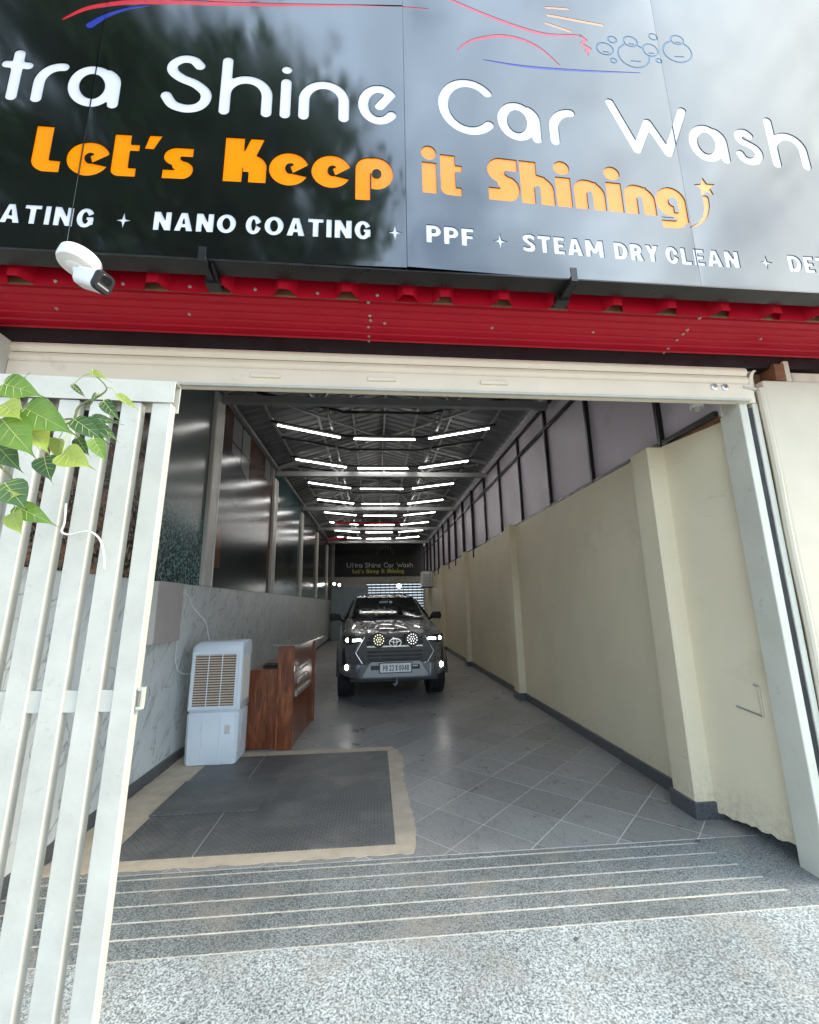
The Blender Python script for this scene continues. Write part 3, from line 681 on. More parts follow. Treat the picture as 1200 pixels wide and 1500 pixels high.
# ================================================================ lettering engine: signed distance shapes -> outlines
def seg(X, Y, a, b, ra, rb=None):
    if rb is None: rb = ra
    dx, dy = b[0]-a[0], b[1]-a[1]; L2 = dx*dx+dy*dy+1e-12
    t = np.clip(((X-a[0])*dx+(Y-a[1])*dy)/L2, 0, 1)
    return np.hypot(X-a[0]-t*dx, Y-a[1]-t*dy)-(ra+(rb-ra)*t)
def stroke(pts, r):
    def f(X, Y):
        d = None
        for i in range(len(pts)-1):
            ra, rb = (r[i], r[i+1]) if isinstance(r, (list, tuple)) else (r, r)
            e = seg(X, Y, pts[i], pts[i+1], ra, rb); d = e if d is None else np.minimum(d, e)
        return d
    f.box = (min(p[0] for p in pts)-.05, max(p[0] for p in pts)+.05, min(p[1] for p in pts)-.05, max(p[1] for p in pts)+.05)
    return f
def poly(pts):
    P_ = np.array(pts, float)
    def f(X, Y):
        d = np.full(np.shape(X), 1e9); ins = np.zeros(np.shape(X), bool)
        for i in range(len(P_)):
            a, b = P_[i], P_[(i+1) % len(P_)]
            d = np.minimum(d, seg(X, Y, a, b, 0))
            c1 = (a[1] > Y) != (b[1] > Y)
            with np.errstate(divide='ignore', invalid='ignore'): xi = (b[0]-a[0])*(Y-a[1])/(b[1]-a[1]+1e-15)+a[0]
            ins ^= c1 & (X < xi)
        return np.where(ins, -d, d)
    f.box = (P_[:, 0].min()-.01, P_[:, 0].max()+.01, P_[:, 1].min()-.01, P_[:, 1].max()+.01); return f
def ell(cx, cy, a, b):
    def f(X, Y):
        k = np.hypot((X-cx)/a, (Y-cy)/b); g_ = np.hypot((X-cx)/(a*a), (Y-cy)/(b*b))+1e-9
        return np.where(k < .05, -min(a, b), k*(k-1)/g_)
    f.box = (cx-a-.01, cx+a+.01, cy-b-.01, cy+b+.01); return f
def U(*fs):
    f = lambda X, Y: np.minimum.reduce([q(X, Y) for q in fs])
    f.box = (min(q.box[0] for q in fs), max(q.box[1] for q in fs), min(q.box[2] for q in fs), max(q.box[3] for q in fs)); return f
def D(a, *bs):
    f = lambda X, Y: np.maximum.reduce([a(X, Y)]+[-q(X, Y) for q in bs]); f.box = a.box; return f
def I_(a, *bs):
    f = lambda X, Y: np.maximum.reduce([a(X, Y)]+[q(X, Y) for q in bs]); f.box = a.box; return f
def rect(x0, x1, y0, y1): return poly([(x0, y0), (x1, y0), (x1, y1), (x0, y1)])
def arcp(cx, cy, a, b, d0, d1, n=22): return [(cx+a*math.cos(R(d0+(d1-d0)*k/n)), cy+b*math.sin(R(d0+(d1-d0)*k/n))) for k in range(n+1)]
def contours(f, h):
    x0, x1, y0, y1 = f.box
    xs = np.arange(x0-h, x1+2*h, h); ys = np.arange(y0-h, y1+2*h, h)
    X, Y = np.meshgrid(xs, ys, indexing='ij'); Z = f(X, Y); Z = np.where(np.abs(Z) < 1e-7, 1e-7, Z)
    S = Z < 0
    code = S[:-1, :-1]*1+S[1:, :-1]*2+S[1:, 1:]*4+S[:-1, 1:]*8
    nxt = {}
    def pt(e):
        (i, j, k, l) = e; za, zb = Z[i, j], Z[k, l]; t = za/(za-zb)
        return (xs[i]+(xs[k]-xs[i])*t, ys[j]+(ys[l]-ys[j])*t)
    T = {1: [(3, 0)], 2: [(0, 1)], 3: [(3, 1)], 4: [(1, 2)], 5: [(3, 0), (1, 2)], 6: [(0, 2)], 7: [(3, 2)], 8: [(2, 3)], 9: [(2, 0)], 10: [(0, 1), (2, 3)], 11: [(2, 1)], 12: [(1, 3)], 13: [(1, 0)], 14: [(0, 3)]}
    for i, j in zip(*np.nonzero((code > 0) & (code < 15))):
        E_ = [(i, j, i+1, j), (i+1, j, i+1, j+1), (i, j+1, i+1, j+1), (i, j, i, j+1)]
        for a, b in T[int(code[i, j])]: nxt[E_[a]] = E_[b]
    loops = []
    while nxt:
        s0, e = nxt.popitem(); L_ = [pt(s0)]
        while e != s0 and e in nxt: L_.append(pt(e)); e = nxt.pop(e)
        if len(L_) > 5: loops.append(simp(L_, h*.09))
    return [l for l in loops if len(l) > 2]
def simp(L_, tol):
    A = np.array(L_); n = len(A)
    k = int(np.argmax(np.hypot(*(A-A[0]).T)))
    def rdp(P_):
        if len(P_) < 3: return [tuple(P_[0])]
        a, b = P_[0], P_[-1]; d = b-a; nn = np.hypot(*d)+1e-12
        ds = np.abs((P_[:, 0]-a[0])*d[1]-(P_[:, 1]-a[1])*d[0])/nn; i = int(np.argmax(ds))
        if ds[i] > tol: return rdp(P_[:i+1])+rdp(P_[i:])
        return [tuple(a)]
    return rdp(A[:k+1])+rdp(np.vstack([A[k:], A[:1]]))

# ---- rounded light lettering
SR = .0305
def cr(pts, n=7):
    P_ = [pts[0]]+list(pts)+[pts[-1]]; o = []
    for i in range(1, len(P_)-2):
        p0, p1, p2, p3 = P_[i-1], P_[i], P_[i+1], P_[i+2]
        for k in range(n):
            t = k/n; o.append(tuple(.5*(2*p1[c]+(p2[c]-p0[c])*t+(2*p0[c]-5*p1[c]+4*p2[c]-p3[c])*t*t+(3*p1[c]-p0[c]-3*p2[c]+p3[c])*t**3) for c in (0, 1)))
    return o+[tuple(pts[-1])]
B1, X1, C1 = 4.282, 4.575, 4.705
y0, yx, yc = B1+SR, X1-SR, C1-SR; ymid = (y0+yx)/2; rh = (yx-y0)/2
def r_a(x0, x1):
    a, b = x0+SR, x1-SR; cx = (a+b)/2-.012; rx = cx-a
    return stroke(arcp(cx, ymid, rx, rh, 0, 360, 40), SR), stroke([(b, y0-.003), (b, ymid+.02)]+arcp(b-.09, ymid+.02, .09, rh-.03, 0, 60, 6), SR)
def r_h(x0, x1, top):
    a, b = x0+SR, x1-SR; cx = (a+b)/2; rx = (b-a)/2
    return stroke([(a, y0), (a, top)], SR), stroke([(a, yx-.10)]+arcp(cx, yx-.115, rx, .115, 180, 0)+[(b, y0)], SR)
def r_e(x0, x1):
    a, b = x0+SR, x1-SR; cx = (a+b)/2; rx = (b-a)/2
    return (stroke(arcp(cx, ymid, rx, rh, 322, 42, 34)+[(cx+rx*.05, ymid-.012)], SR*.96),)
def r_r(x0, x1):
    a, b = x0+SR, x1-SR
    return (stroke([(a, y0), (a, yx-.13)]+arcp(b, yx-.13, b-a, .13, 180, 90, 14), SR),)
L1 = {
 'U': (stroke([(-2.66, yc), (-2.66, y0+.13)]+arcp(-2.50, y0+.145, .16, .145, 180, 360)+[(-2.34, yc)], SR),),
 'l': (stroke([(-2.17, yc), (-2.17, y0)], SR),),
 't': (stroke([(-1.940, y0), (-1.940, 4.63-SR*.6)], SR), stroke([(-1.995, 4.532), (-1.885, 4.532)], SR*.9)),
 'r': r_r(-1.845, -1.672), 'a': r_a(-1.667, -1.388),
 'S': (stroke(cr([(-.972, 4.622), (-1.01, 4.662), (-1.07, 4.665), (-1.118, 4.625), (-1.118, 4.575), (-1.07, 4.528), (-.985, 4.488), (-.928, 4.43), (-.928, 4.37), (-.965, 4.325), (-1.03, 4.311), (-1.10, 4.335), (-1.14, 4.395)]), SR),),
 'h': r_h(-.849, -.556, yc), 'i': (stroke([(-.482, y0), (-.482, yx)], SR), ell(-.482, 4.637, .030, .030)), 'n': r_h(-.408, -.120, yx-.11), 'e': r_e(-.070, .174),
 'C': (stroke(arcp((.399+.745)/2+.02, (B1+C1)/2, .158, (C1-B1)/2-SR, 42, 318, 36), SR),),
 'a2': r_a(.764, 1.036), 'r2': r_r(1.090, 1.268),
 'W': (stroke([(1.515, yc), (1.655, y0+.006), (1.755, 4.545), (1.866, y0+.006), (2.012, yc)], SR*.97),),
 'a3': r_a(2.022, 2.288),
 's': (stroke(cr([(2.455, 4.520), (2.43, 4.543), (2.395, 4.540), (2.376, 4.510), (2.39, 4.475), (2.44, 4.448), (2.485, 4.415), (2.498, 4.37), (2.475, 4.328), (2.43, 4.313), (2.385, 4.330), (2.366, 4.368)]), SR*.95),),
 'h2': r_h(2.583, 2.856, 4.66),
}
# ---- heavy rounded lettering
B2 = 3.832; X2 = 4.045; C2 = 4.128; DD = 3.756
def k_e(x0, x1):
    cx, cy, a, b = (x0+x1)/2, (B2+X2)/2-.003, (x1-x0)/2, (X2-B2)/2+.004
    body = I_(ell(cx, cy, a*1.06, b), rect(x0-.02, x1, B2-.02, X2+.02))
    return D(body, ell(cx+.008, cy+.006, a*.28, b*.30), poly([(cx+.006, cy-.020), (x1+.03, cy+.050), (x1+.03, cy-.052), (cx+.01, cy-.025)])), poly([(cx+.006, cy+.020), (cx+.022, cy-.026), (x1+.0, cy+.030), (x1-.02, cy+.07)])
def k_t(x0, x1, top):
    st = x0+.088
    return (U(D(rect(x0, st, B2, top), rect(x0-.01, x0+.035, B2-.01, B2+.035)), I_(ell(x0+.045, B2+.045, .045, .045), rect(x0, x0+.06, B2, B2+.06)), rect(x0+.04, x1-.006, B2, B2+.058), rect(st-.01, x1, 4.0, 4.045)),)
def k_n(x0, x1, top=None):
    m_ = (x0+x1)/2; ra = (x1-x0)*.62
    right = I_(ell(x1-ra, X2-.105, ra, .105), rect(m_-.02, x1+.01, X2-.105, X2+.01))
    left = rect(x0, m_, B2, top) if top else U(rect(x0, m_, B2, X2-.08), I_(ell(x0+.07, X2-.082, .07, .082), rect(x0, m_+.03, X2-.085, X2+.01)), rect(x0+.065, m_+.02, B2+.12, X2-.012))
    return (D(U(left, right, rect(m_-.01, x1, B2, X2-.10), rect(m_-.05, m_+.05, B2+.05, X2-.012)), stroke([(m_+.0, B2-.05), (m_+.0, B2+.115)], .017)),)
def k_i(x0, x1): return rect(x0+.006, x1-.004, B2, 4.045), ell((x0+x1)/2, 4.112, (x1-x0)/2-.002, .050)
def k_S(x0, x1, top):
    w_, h_ = x1-x0, top-B2; th = h_*.29
    return (U(D(U(I_(ell(x0+w_*.42, top-h_*.29, w_*.42, h_*.29), rect(x0-.01, x0+w_*.55, B2, top+.01)), rect(x0+w_*.42, x1-.006, top-th, top), ell(x1-w_*.36, B2+h_*.29, w_*.36, h_*.29), rect(x0, x1-w_*.36, B2, B2+th),
              poly([(x0+w_*.06, top-h_*.42), (x0+w_*.30, top-h_*.25), (x1-w_*.05, B2+h_*.44), (x1-w_*.35, B2+h_*.18)])),
            poly([(x0+w_*.62, top-th-.001), (x1+.02, top-th-.001), (x1+.02, top-h_*.54), (x1-w_*.06, top-h_*.545)]), poly([(x0-.02, B2+th), (x0+w_*.40, B2+th), (x0+w_*.10, top-h_*.50), (x0-.02, top-h_*.5)]))),)
def k_p(x0, x1):
    cx, cy = x1-.097, (B2+X2)/2
    return (D(U(ell(cx, cy, .097, (X2-B2)/2+.002), rect(x0, x0+.082, DD, X2-.07), I_(ell(x0+.075, X2-.075, .075, .075), rect(x0, x0+.12, X2-.08, X2+.01)), rect(x0+.07, cx, B2+.02, X2)), ell(cx+.004, cy, .026, .030), rect(x0+.082, x0+.088, DD-.01, cy)),)
L2 = {
 'L': (D(U(rect(-1.778, -1.690, B2+.06, C2), rect(-1.72, -1.632, B2, B2+.076), I_(ell(-1.70, B2+.078, .078, .078), rect(-1.778, -1.690, B2, B2+.09))), rect(-1.5, -1.4, 3.8, 3.81)),),
 'e': k_e(-1.600, -1.393), 't': k_t(-1.378, -1.242, 4.108), 'apostrophe': (poly([(-1.218, 4.020), (-1.168, 4.018), (-1.128, 4.112), (-1.198, 4.112)]),), 's': k_S(-1.112, -.952, X2-.006),
 'K': (D(rect(-.794, -.565, B2, C2), poly([(-.690, C2+.01), (-.655, C2+.01), (-.690, 4.035)]), poly([(-.545, C2+.01), (-.61, 4.000), (-.575, 3.985), (-.54, 3.98)]), stroke([(-.676, B2-.05), (-.676, 3.925)], .017), poly([(-.545, C2+.02), (-.575, C2+.02), (-.622, 4.012), (-.545, 3.93)])), I_(ell(-.640, 3.93, .076, .085), rect(-.69, -.56, 3.90, 4.05)), rect(-.66, -.565, B2, 3.94)),
 'e2': k_e(-.546, -.341), 'e3': k_e(-.316, -.110), 'p': k_p(-.080, .131),
 'i': k_i(.288, .382), 't2': k_t(.400, .527, 4.112), 'S': k_S(.679, .868, 4.134), 'h': k_n(.875, 1.079, 4.135), 'i2': k_i(1.085, 1.190), 'n': k_n(1.204, 1.398), 'i3': k_i(1.404, 1.512), 'n2': k_n(1.522, 1.719),
 'g': (D(U(ell(1.823, 3.945, .100, .106), rect(1.83, 1.922, 3.80, 3.97), I_(ell(1.82, 3.95, .102, .103), rect(1.8, 1.93, 3.95, 4.06)), I_(ell(1.815, 3.83, .107, .076), rect(1.744, 1.93, 3.75, 3.83)), rect(1.744, 1.83, 3.754, 3.808)), ell(1.838, 3.948, .030, .033), rect(1.838, 1.866, 3.87, 3.95), stroke([(1.73, 3.816), (1.84, 3.818)], .008)),),
}
L2b = {'star_tail': (stroke(cr([(1.925, 3.772), (1.99, 3.806), (2.035, 3.86), (2.058, 3.93), (2.062, 3.996)]), [.004+.016*min(1, k/24) for k in range(29)]),),
       'star_shape': (poly([(2.072+(.076 if k % 2 == 0 else .033)*math.sin(R(36*k-6)), 4.078+(.076 if k % 2 == 0 else .033)*math.cos(R(36*k-6))) for k in range(10)]),)}
# ---- bold capitals
def caps(ch, x, w, b, H=.116, s=.030):
    e = x+w; t = b+H; m_ = (x+e)/2; r_ = lambda *a: rect(*a)
    def bar(p, q, hw):
        dx, dy = q[0]-p[0], q[1]-p[1]; L_ = math.hypot(dx, dy); nx, ny = -dy/L_*hw, dx/L_*hw
        return poly([(p[0]+nx, p[1]+ny), (p[0]-nx, p[1]-ny), (q[0]-nx, q[1]-ny), (q[0]+nx, q[1]+ny)])
    O = D(ell(m_, b+H/2, w/2, H/2+.002), ell(m_, b+H/2, w/2-s, H/2+.002-s*.86))
    if ch == 'O': return O
    if ch == 'C': return D(O, poly([(m_+.012, b+H*.5), (e+.05, b+H*.92), (e+.05, b+H*.08)]))
    if ch == 'G': return U(D(O, poly([(m_+.01, b+H*.56), (e+.05, b+H*.95), (e+.05, b+H*.40), (m_+.01, b+H*.40)])), r_(m_+.004, e-.004, b+H*.38, b+H*.56), r_(e-s, e-.004, b+H*.12, b+H*.5))
    if ch == 'I': return r_(x, e, b, t)
    if ch == 'T': return U(r_(x, e, t-s*.85, t), r_(m_-s/2, m_+s/2, b, t))
    if ch == 'L': return U(r_(x, x+s, b, t), r_(x, e, b, b+s*.85))
    if ch == 'E': return U(r_(x, x+s, b, t), r_(x, e, b, b+s*.8), r_(x, e, t-s*.8, t), r_(x, e-.006, b+H/2-s*.38, b+H/2+s*.38))
    if ch == 'F': return U(r_(x, x+s, b, t), r_(x, e, t-s*.8, t), r_(x, e-.006, b+H*.40, b+H*.40+s*.78))
    if ch == 'N': return U(r_(x, x+s, b, t), r_(e-s, e, b, t), poly([(x, t), (x+s*1.05, t), (e, b), (e-s*1.05, b)]))
    if ch == 'A': return U(D(poly([(x, b), (m_-s*.55, t), (m_+s*.55, t), (e, b)]), poly([(x+s*1.05, b-.01), (m_, t-s*1.0), (e-s*1.05, b-.01)])), I_(r_(x+.01, e-.01, b+H*.20, b+H*.40), poly([(x, b), (m_-s*.55, t), (m_+s*.55, t), (e, b)])))
    if ch == 'M': return U(r_(x, x+s, b, t), r_(e-s, e, b, t), poly([(x, t), (x+s*1.1, t), (m_+s*.4, b+H*.22), (m_-s*.4, b+H*.22)]), poly([(e, t), (e-s*1.1, t), (m_-s*.4, b+H*.22), (m_+s*.4, b+H*.22)]))
    if ch == 'Y': return U(r_(m_-s/2, m_+s/2, b, b+H*.5), poly([(x, t), (x+s*1.12, t), (m_+s*.45, b+H*.40), (m_-s*.45, b+H*.40)]), poly([(e, t), (e-s*1.12, t), (m_-s*.45, b+H*.40), (m_+s*.45, b+H*.40)]))
    def bowl(y0_, y1_, xr):
        h2 = (y1_-y0_)/2; rx = min(h2, (xr-x)*.62); c = xr-rx
        return D(U(I_(ell(c, y0_+h2, rx, h2), r_(c-.002, xr+.01, y0_-.01, y1_+.01)), r_(x, c, y0_, y1_)), U(ell(c, y0_+h2, max(.002, rx-s*.9), max(.002, h2-s*.85)), r_(x+s, c, y0_+s*.85, y1_-s*.85)))
    if ch == 'P': return U(r_(x, x+s, b, t), bowl(b+H*.36, t, e))
    if ch == 'R': return U(r_(x, x+s, b, t), bowl(b+H*.38, t, e-.004), poly([(m_-.012, b+H*.46), (m_+s*.8, b+H*.46), (e+.004, b), (e-s*1.1, b)]))
    if ch == 'D':
        return D(U(I_(ell(x+w*.42, b+H/2, w*.58, H/2), r_(x+w*.40, e+.01, b, t)), r_(x, x+w*.44, b, t)), U(I_(ell(x+w*.42, b+H/2, w*.58-s, H/2-s*.85), r_(x+w*.40, e, b, t)), r_(x+s, x+w*.44, b+s*.85, t-s*.85)))
    if ch == 'S':
        q = s*.46; return I_(stroke(cr([(e-.006, t-H*.20), (m_+.012, t-q*.95), (x+w*.28, t-q*1.3), (x+q+.001, t-H*.30), (m_-.006, b+H*.55), (e-q*1.3, b+H*.40), (e-q, b+H*.27), (m_+w*.18, b+q*1.1), (m_-.012, b+q*.95), (x+.004, b+H*.17)], 5), q), r_(x, e, b-.004, t+.004))
    if ch == 'X': return U(bar((x+s*.5, b), (e-s*.5, t), s*.52), bar((e-s*.5, b), (x+s*.5, t), s*.52))
    if ch == 'B': return U(r_(x, x+s, b, t), bowl(b, b+H*.56, e), bowl(b+H*.46, t, e-.003*H/.116))
    if ch == '0': return O
    if ch == '2': return U(stroke(cr([(x+s*.5, t-H*.27), (x+w*.28, t-s*.5), (e-w*.28, t-s*.5), (e-s*.5, t-H*.30), (e-w*.3, b+H*.42), (x+s*.6, b+s*.6)], 5), s*.46), r_(x, e, b, b+s*.85))
    if ch == '4': return U(r_(e-w*.36, e-w*.36+s, b, t), r_(x, e, b+H*.20, b+H*.20+s*.8), poly([(e-w*.36, t), (e-w*.36+s*.5, t), (x+s*1.1, b+H*.22), (x, b+H*.22)]))
    if ch == '8': return U(D(ell(m_, b+H*.73, w*.44, H*.27), ell(m_, b+H*.73, w*.44-s*.9, H*.27-s*.85)), D(ell(m_, b+H*.29, w*.5, H*.29), ell(m_, b+H*.29, w*.5-s*.9, H*.29-s*.85)))
CW = dict(A=.104, T=.088, I=.031, N=.098, G=.096, O=.108, C=.088, P=.084, F=.072, S=.080, E=.073, M=.122, D=.096, R=.088, Y=.096, L=.070)
def word(txt, x0, x1, b):
    gap = .017; tot = sum(CW[c] for c in txt)+gap*(len(txt)-1); k = (x1-x0)/tot; x = x0; o = []
    for c in txt: o.append((c, caps(c, x, CW[c]*k, b))); x += (CW[c]+gap)*k
    return o
B3 = 3.505
L3 = []
for txt, a_, b_ in (('COATING', -2.085, -1.420), ('NANO', -1.125, -.705), ('COATING', -.655, .008), ('PPF', .309, .577), ('STEAM', .860, 1.345), ('DRY', 1.410, 1.690), ('CLEAN', 1.732, 2.204), ('DETAILING', 2.528, 3.30)): L3 += word(txt, a_, b_, B3)
def star4(cx, cz, r): return poly([(cx+(r if k % 2 == 0 else r*.26)*math.sin(R(45*k)), cz+(r*1.2 if k % 2 == 0 else r*.26)*math.cos(R(45*k))) for k in range(8)])
L3 += [('star', star4(x, 3.556, .046)) for x in (-2.23, -1.275, .137, .727, 2.380)]
# ---- line drawing of the logo
def ring(cx, cy, a, b, t): return D(ell(cx, cy, a, b), ell(cx, cy, a-t, b-t))
LG = [
 ('swoosh', 'ac_red', stroke(cr([(-1.754, 4.895), (-1.629, 5.000), (-1.45, 5.062), (-1.2, 5.092), (-.791, 5.118), (-.263, 5.168), (.36, 5.238)], 8), [.004+.016*math.sin(math.pi*min(1, (k+1)/49)**.8) for k in range(49)])),
 ('swoosh', 'ac_red', stroke(cr([(-.95, 5.135), (-.70, 5.165), (-.513, 5.229), (-.36, 5.33)], 6), [.012-.0004*k for k in range(19)])),
 ('swoosh', 'ac_blue', stroke(cr([(-1.606, 4.868), (-1.53, 4.950), (-1.42, 5.015), (-1.30, 5.055)], 6), [.022-.0009*k for k in range(19)])),
 ('swoosh', 'ac_pink', stroke(cr([(.10, 5.56), (.426, 5.386), (.689, 5.282), (.954, 5.203), (1.135, 5.178), (1.30, 5.200), (1.38, 5.212)], 8), [.006+.008*math.sin(math.pi*k/48) for k in range(49)])),
 ('swoosh', 'ac_pink', stroke([(1.375, 5.212), (1.405, 5.175), (1.372, 5.142), (1.425, 5.105), (1.400, 5.085), (1.41, 5.045)], [.008, .014, .009, .016, .012, .004])),
 ('swoosh', 'ac_pink', stroke(cr([(.537, 4.931), (.60, 5.000), (.677, 5.050), (.80, 5.098), (.90, 5.108), (1.0, 5.090), (1.10, 5.035), (1.204, 4.928)], 6), [.004+.010*math.sin(math.pi*k/42) for k in range(43)])),
 ('swoosh', 'ac_blue', stroke(cr([(.700, 4.882), (.976, 4.876), (1.338, 4.905), (1.76, 4.956)], 8), [.003+.007*math.sin(math.pi*k/24) for k in range(25)])),
 ('ray', 'ac_tan', stroke([(1.156, 5.419), (1.312, 5.436)], .009)), ('ray', 'ac_tan', stroke([(1.164, 5.352), (1.543, 5.335)], .011)), ('ray', 'ac_tan', stroke([(1.146, 5.277), (1.305, 5.236)], .010)), ('ray', 'ac_tan', stroke([(1.14, 5.495), (1.36, 5.54)], .009)),
]
bub = [(1.533, 5.123, .064, .058), (1.733, 5.098, .116, .108), (1.725, 5.221, .055, .050), (1.862, 5.168, .060, .060), (2.058, 5.185, .108, .100), (2.072, 5.292, .052, .046), (1.596, 5.215, .036, .034), (1.583, 5.030, .026, .026), (1.899, 5.294, .036, .034), (1.912, 5.085, .026, .024)]
bu = ring(*bub[0], .013)
for q in bub[1:]: bu = U(D(bu, ell(q[0], q[1], q[2]-.012, q[3]-.012)), ring(*q, .013))
LG.append(('bubbles', 'ac_sky', bu))
for q in bub[:6]: LG.append(('bubble_glint', 'ac_sky', stroke([(q[0]-q[2]*.2, q[1]-q[3]*.45), (q[0]+q[2]*.35, q[1]-q[3]*.40)], .0055)))

# ---- build the sign
SY = 2.0
sg = thing('shop_sign', 'glossy black shop sign with cut white and orange lettering', 'sign', (0, SY, 3.34), front=True)
SEAM = [-3.27, -1.535, .200, 1.930, 3.66]; ZB, ZT = 3.34, 6.1
TL = [(-.006, -.008, .02), (-.022, -.012, .03), (.030, -.002, -.05), (.006, -.002, .02)]; TC = [.0083, -.016, -.0018, .024]     # gentle tilt and bow of each sheet
def pidx(u): return max(0, min(3, sum(u >= s for s in SEAM[1:4])))
def bow(u, z):
    i = pidx(u); kx, kz, c = TL[i]; uc = (SEAM[i]+SEAM[i+1])/2; zc = 4.4; q = u-uc
    e0, e1 = u-SEAM[i], SEAM[i+1]-u
    y = TC[i]+kx*q+kz*(z-zc)*.6+c*.12*q*q+.0012*math.exp(-e0/.05)*(1 if i else 0)+.0012*math.exp(-e1/.05)
    return y, kx+c*.24*q-.0012/.05*math.exp(-e0/.05)*(1 if i else 0)+.0012/.05*math.exp(-e1/.05), kz*.6
shapes = []
for k, fs in L1.items(): shapes.append(('letter', 'ac_white', U(*fs), .005))
for k, fs in L2.items(): shapes.append(('letter', 'ac_orange', U(*fs), .004))
for k, fs in L2b.items(): shapes.append((k, 'ac_star', U(*fs), .004))
for c, f in L3: shapes.append(('star' if c == 'star' else 'letter', 'ac_white', f, .0028))
for n_, m_, f in LG: shapes.append((n_, m_, f, .004))
CV, CE, walls = [], [], []
def addv(p): CV.append(p); return len(CV)-1
for i in range(3): CE.append((addv((SEAM[i+1], ZB)), addv((SEAM[i+1], ZT))))
cs = [addv(p) for p in ((SEAM[0], ZB), (SEAM[4], ZB), (SEAM[4], ZT), (SEAM[0], ZT))]; CE += [(cs[i], cs[(i+1) % 4]) for i in range(4)]
gx = SEAM[0]+.06
while gx < SEAM[4]-.03:
    gz = ZB+.06
    while gz < ZT-.03: addv((gx, gz)); gz += .14
    gx += .11
for s_ in SEAM[1:4]:
    for d in (-.07, -.03, -.012, .012, .03, .07):
        gz = ZB+.02
        while gz < ZT: addv((s_+d, gz)); gz += .14
for i_, (n_, m_, f, h) in enumerate(shapes):
    for L_ in contours(f, h):
        ids = [addv(p) for p in L_]; CE += [(ids[k], ids[(k+1) % len(ids)]) for k in range(len(ids))]; walls.append(L_)
vo, eo, fo = delaunay_2d_cdt([Vector(p) for p in CV], CE, [], 0, 1e-6)[:3]
V2 = np.array([(p.x, p.y) for p in vo]); T2 = np.array(fo); Cn = V2[T2].mean(1)
own = np.full(len(T2), -1)
for i_, (n_, m_, f, h) in enumerate(shapes):
    x0, x1, z0, z1 = f.box
    idx = np.nonzero((Cn[:, 0] > x0) & (Cn[:, 0] < x1) & (Cn[:, 1] > z0) & (Cn[:, 1] < z1))[0]
    if len(idx):
        d = f(Cn[idx, 0], Cn[idx, 1]); own[idx[d < 0]] = i_
def sheet(name, mat, tris, off, parent, sheet_i=None, extra=None):
    ids = np.unique(T2[tris]); mpv = {int(a): k for k, a in enumerate(ids)}
    verts, nrm = [], []
    for a in ids:
        u, z = V2[a]; i = sheet_i
        uu = u if i is None else min(max(u, SEAM[i]+1e-5), SEAM[i+1]-1e-5)
        y, fu, fz = bow(uu, z)
        if i is not None: u = min(max(u, SEAM[i]+.0012), SEAM[i+1]-.0012)
        verts.append((u, y+off, z-ZB)); nrm.append(Vector((fu, -1, fz)).normalized())
    faces = []
    for t in T2[tris]:
        q = [mpv[int(k)] for k in t]; a, b, c = (V2[k] for k in t)
        if (b[0]-a[0])*(c[1]-a[1])-(b[1]-a[1])*(c[0]-a[0]) < 0: q.reverse()
        faces.append(tuple(q))
    nf = len(verts)
    for L_ in (extra or []):
        for k in range(len(L_)):
            p, q = L_[k], L_[(k+1) % len(L_)]
            if pidx((p[0]+q[0])/2) != sheet_i: continue
            yp, yq = bow(p[0], p[1])[0], bow(q[0], q[1])[0]; b0 = len(verts)
            verts += [(p[0], yp, p[1]-ZB), (q[0], yq, q[1]-ZB), (q[0], yq+.005, q[1]-ZB), (p[0], yp+.005, p[1]-ZB)]; faces.append((b0, b0+1, b0+2, b0+3))
            dn = Vector((q[1]-p[1], 0, -(q[0]-p[0]))).normalized(); nrm += [dn]*4
    if sheet_i is not None:                                  # sheet edges folded back
        for (ua, za, ub, zb) in ((SEAM[sheet_i]+.0012, ZB, SEAM[sheet_i]+.0012, ZT), (SEAM[sheet_i+1]-.0012, ZB, SEAM[sheet_i+1]-.0012, ZT)):
            ya, yb = bow(ua, za)[0], bow(ub, zb)[0]; b0 = len(verts)
            verts += [(ua, ya, 0), (ub, yb, zb-ZB), (ub, yb+.02, zb-ZB), (ua, ya+.02, 0)]; faces.append((b0, b0+1, b0+2, b0+3)); nrm += [Vector((1, 0, 0))]*4
    me = bpy.data.meshes.new(name); me.from_pydata(verts, [], faces); me.update()
    for p in me.polygons: p.use_smooth = True
    me.normals_split_custom_set_from_vertices([tuple(v) for v in nrm])
    me.materials.append(mat)
    o = bpy.data.objects.new(name, me); col.objects.link(o); o.parent = parent
    return o
Pi = np.array([pidx(u) for u in Cn[:, 0]])
for i in range(4):
    sheet('panel', M['sign'], np.nonzero((own < 0) & (Pi == i))[0], 0, sg, i, walls)
for i_, (n_, m_, f, h) in enumerate(shapes):
    tr = np.nonzero(own == i_)[0]
    if len(tr): sheet(n_, M[m_], tr, .0012 if n_ in ('swoosh', 'ray', 'bubbles', 'bubble_glint') else .0045, sg)
for k, s_ in enumerate(SEAM[1:4]):
    MB().loft([[(s_-.0011, SY+bow(s_-1e-4, z)[0]+.004, z), (s_+.0011, SY+bow(s_-1e-4, z)[0]+.004, z), (s_+.0011, SY+.07, z), (s_-.0011, SY+.07, z)] for z in (3.345, ZT)]).build('seam_strip', M['acwhite' if k == 0 else 'flat_black'], sg)
bx('sign_box', M['flat_black'], sg, SEAM[0]+.01, SEAM[4]-.01, SY+.075, 2.095, 3.352, ZT)
bx('bottom_return', M['black'], sg, SEAM[0], SEAM[4], SY-.012, 2.098, 3.328, 3.3395, bevel=.002)
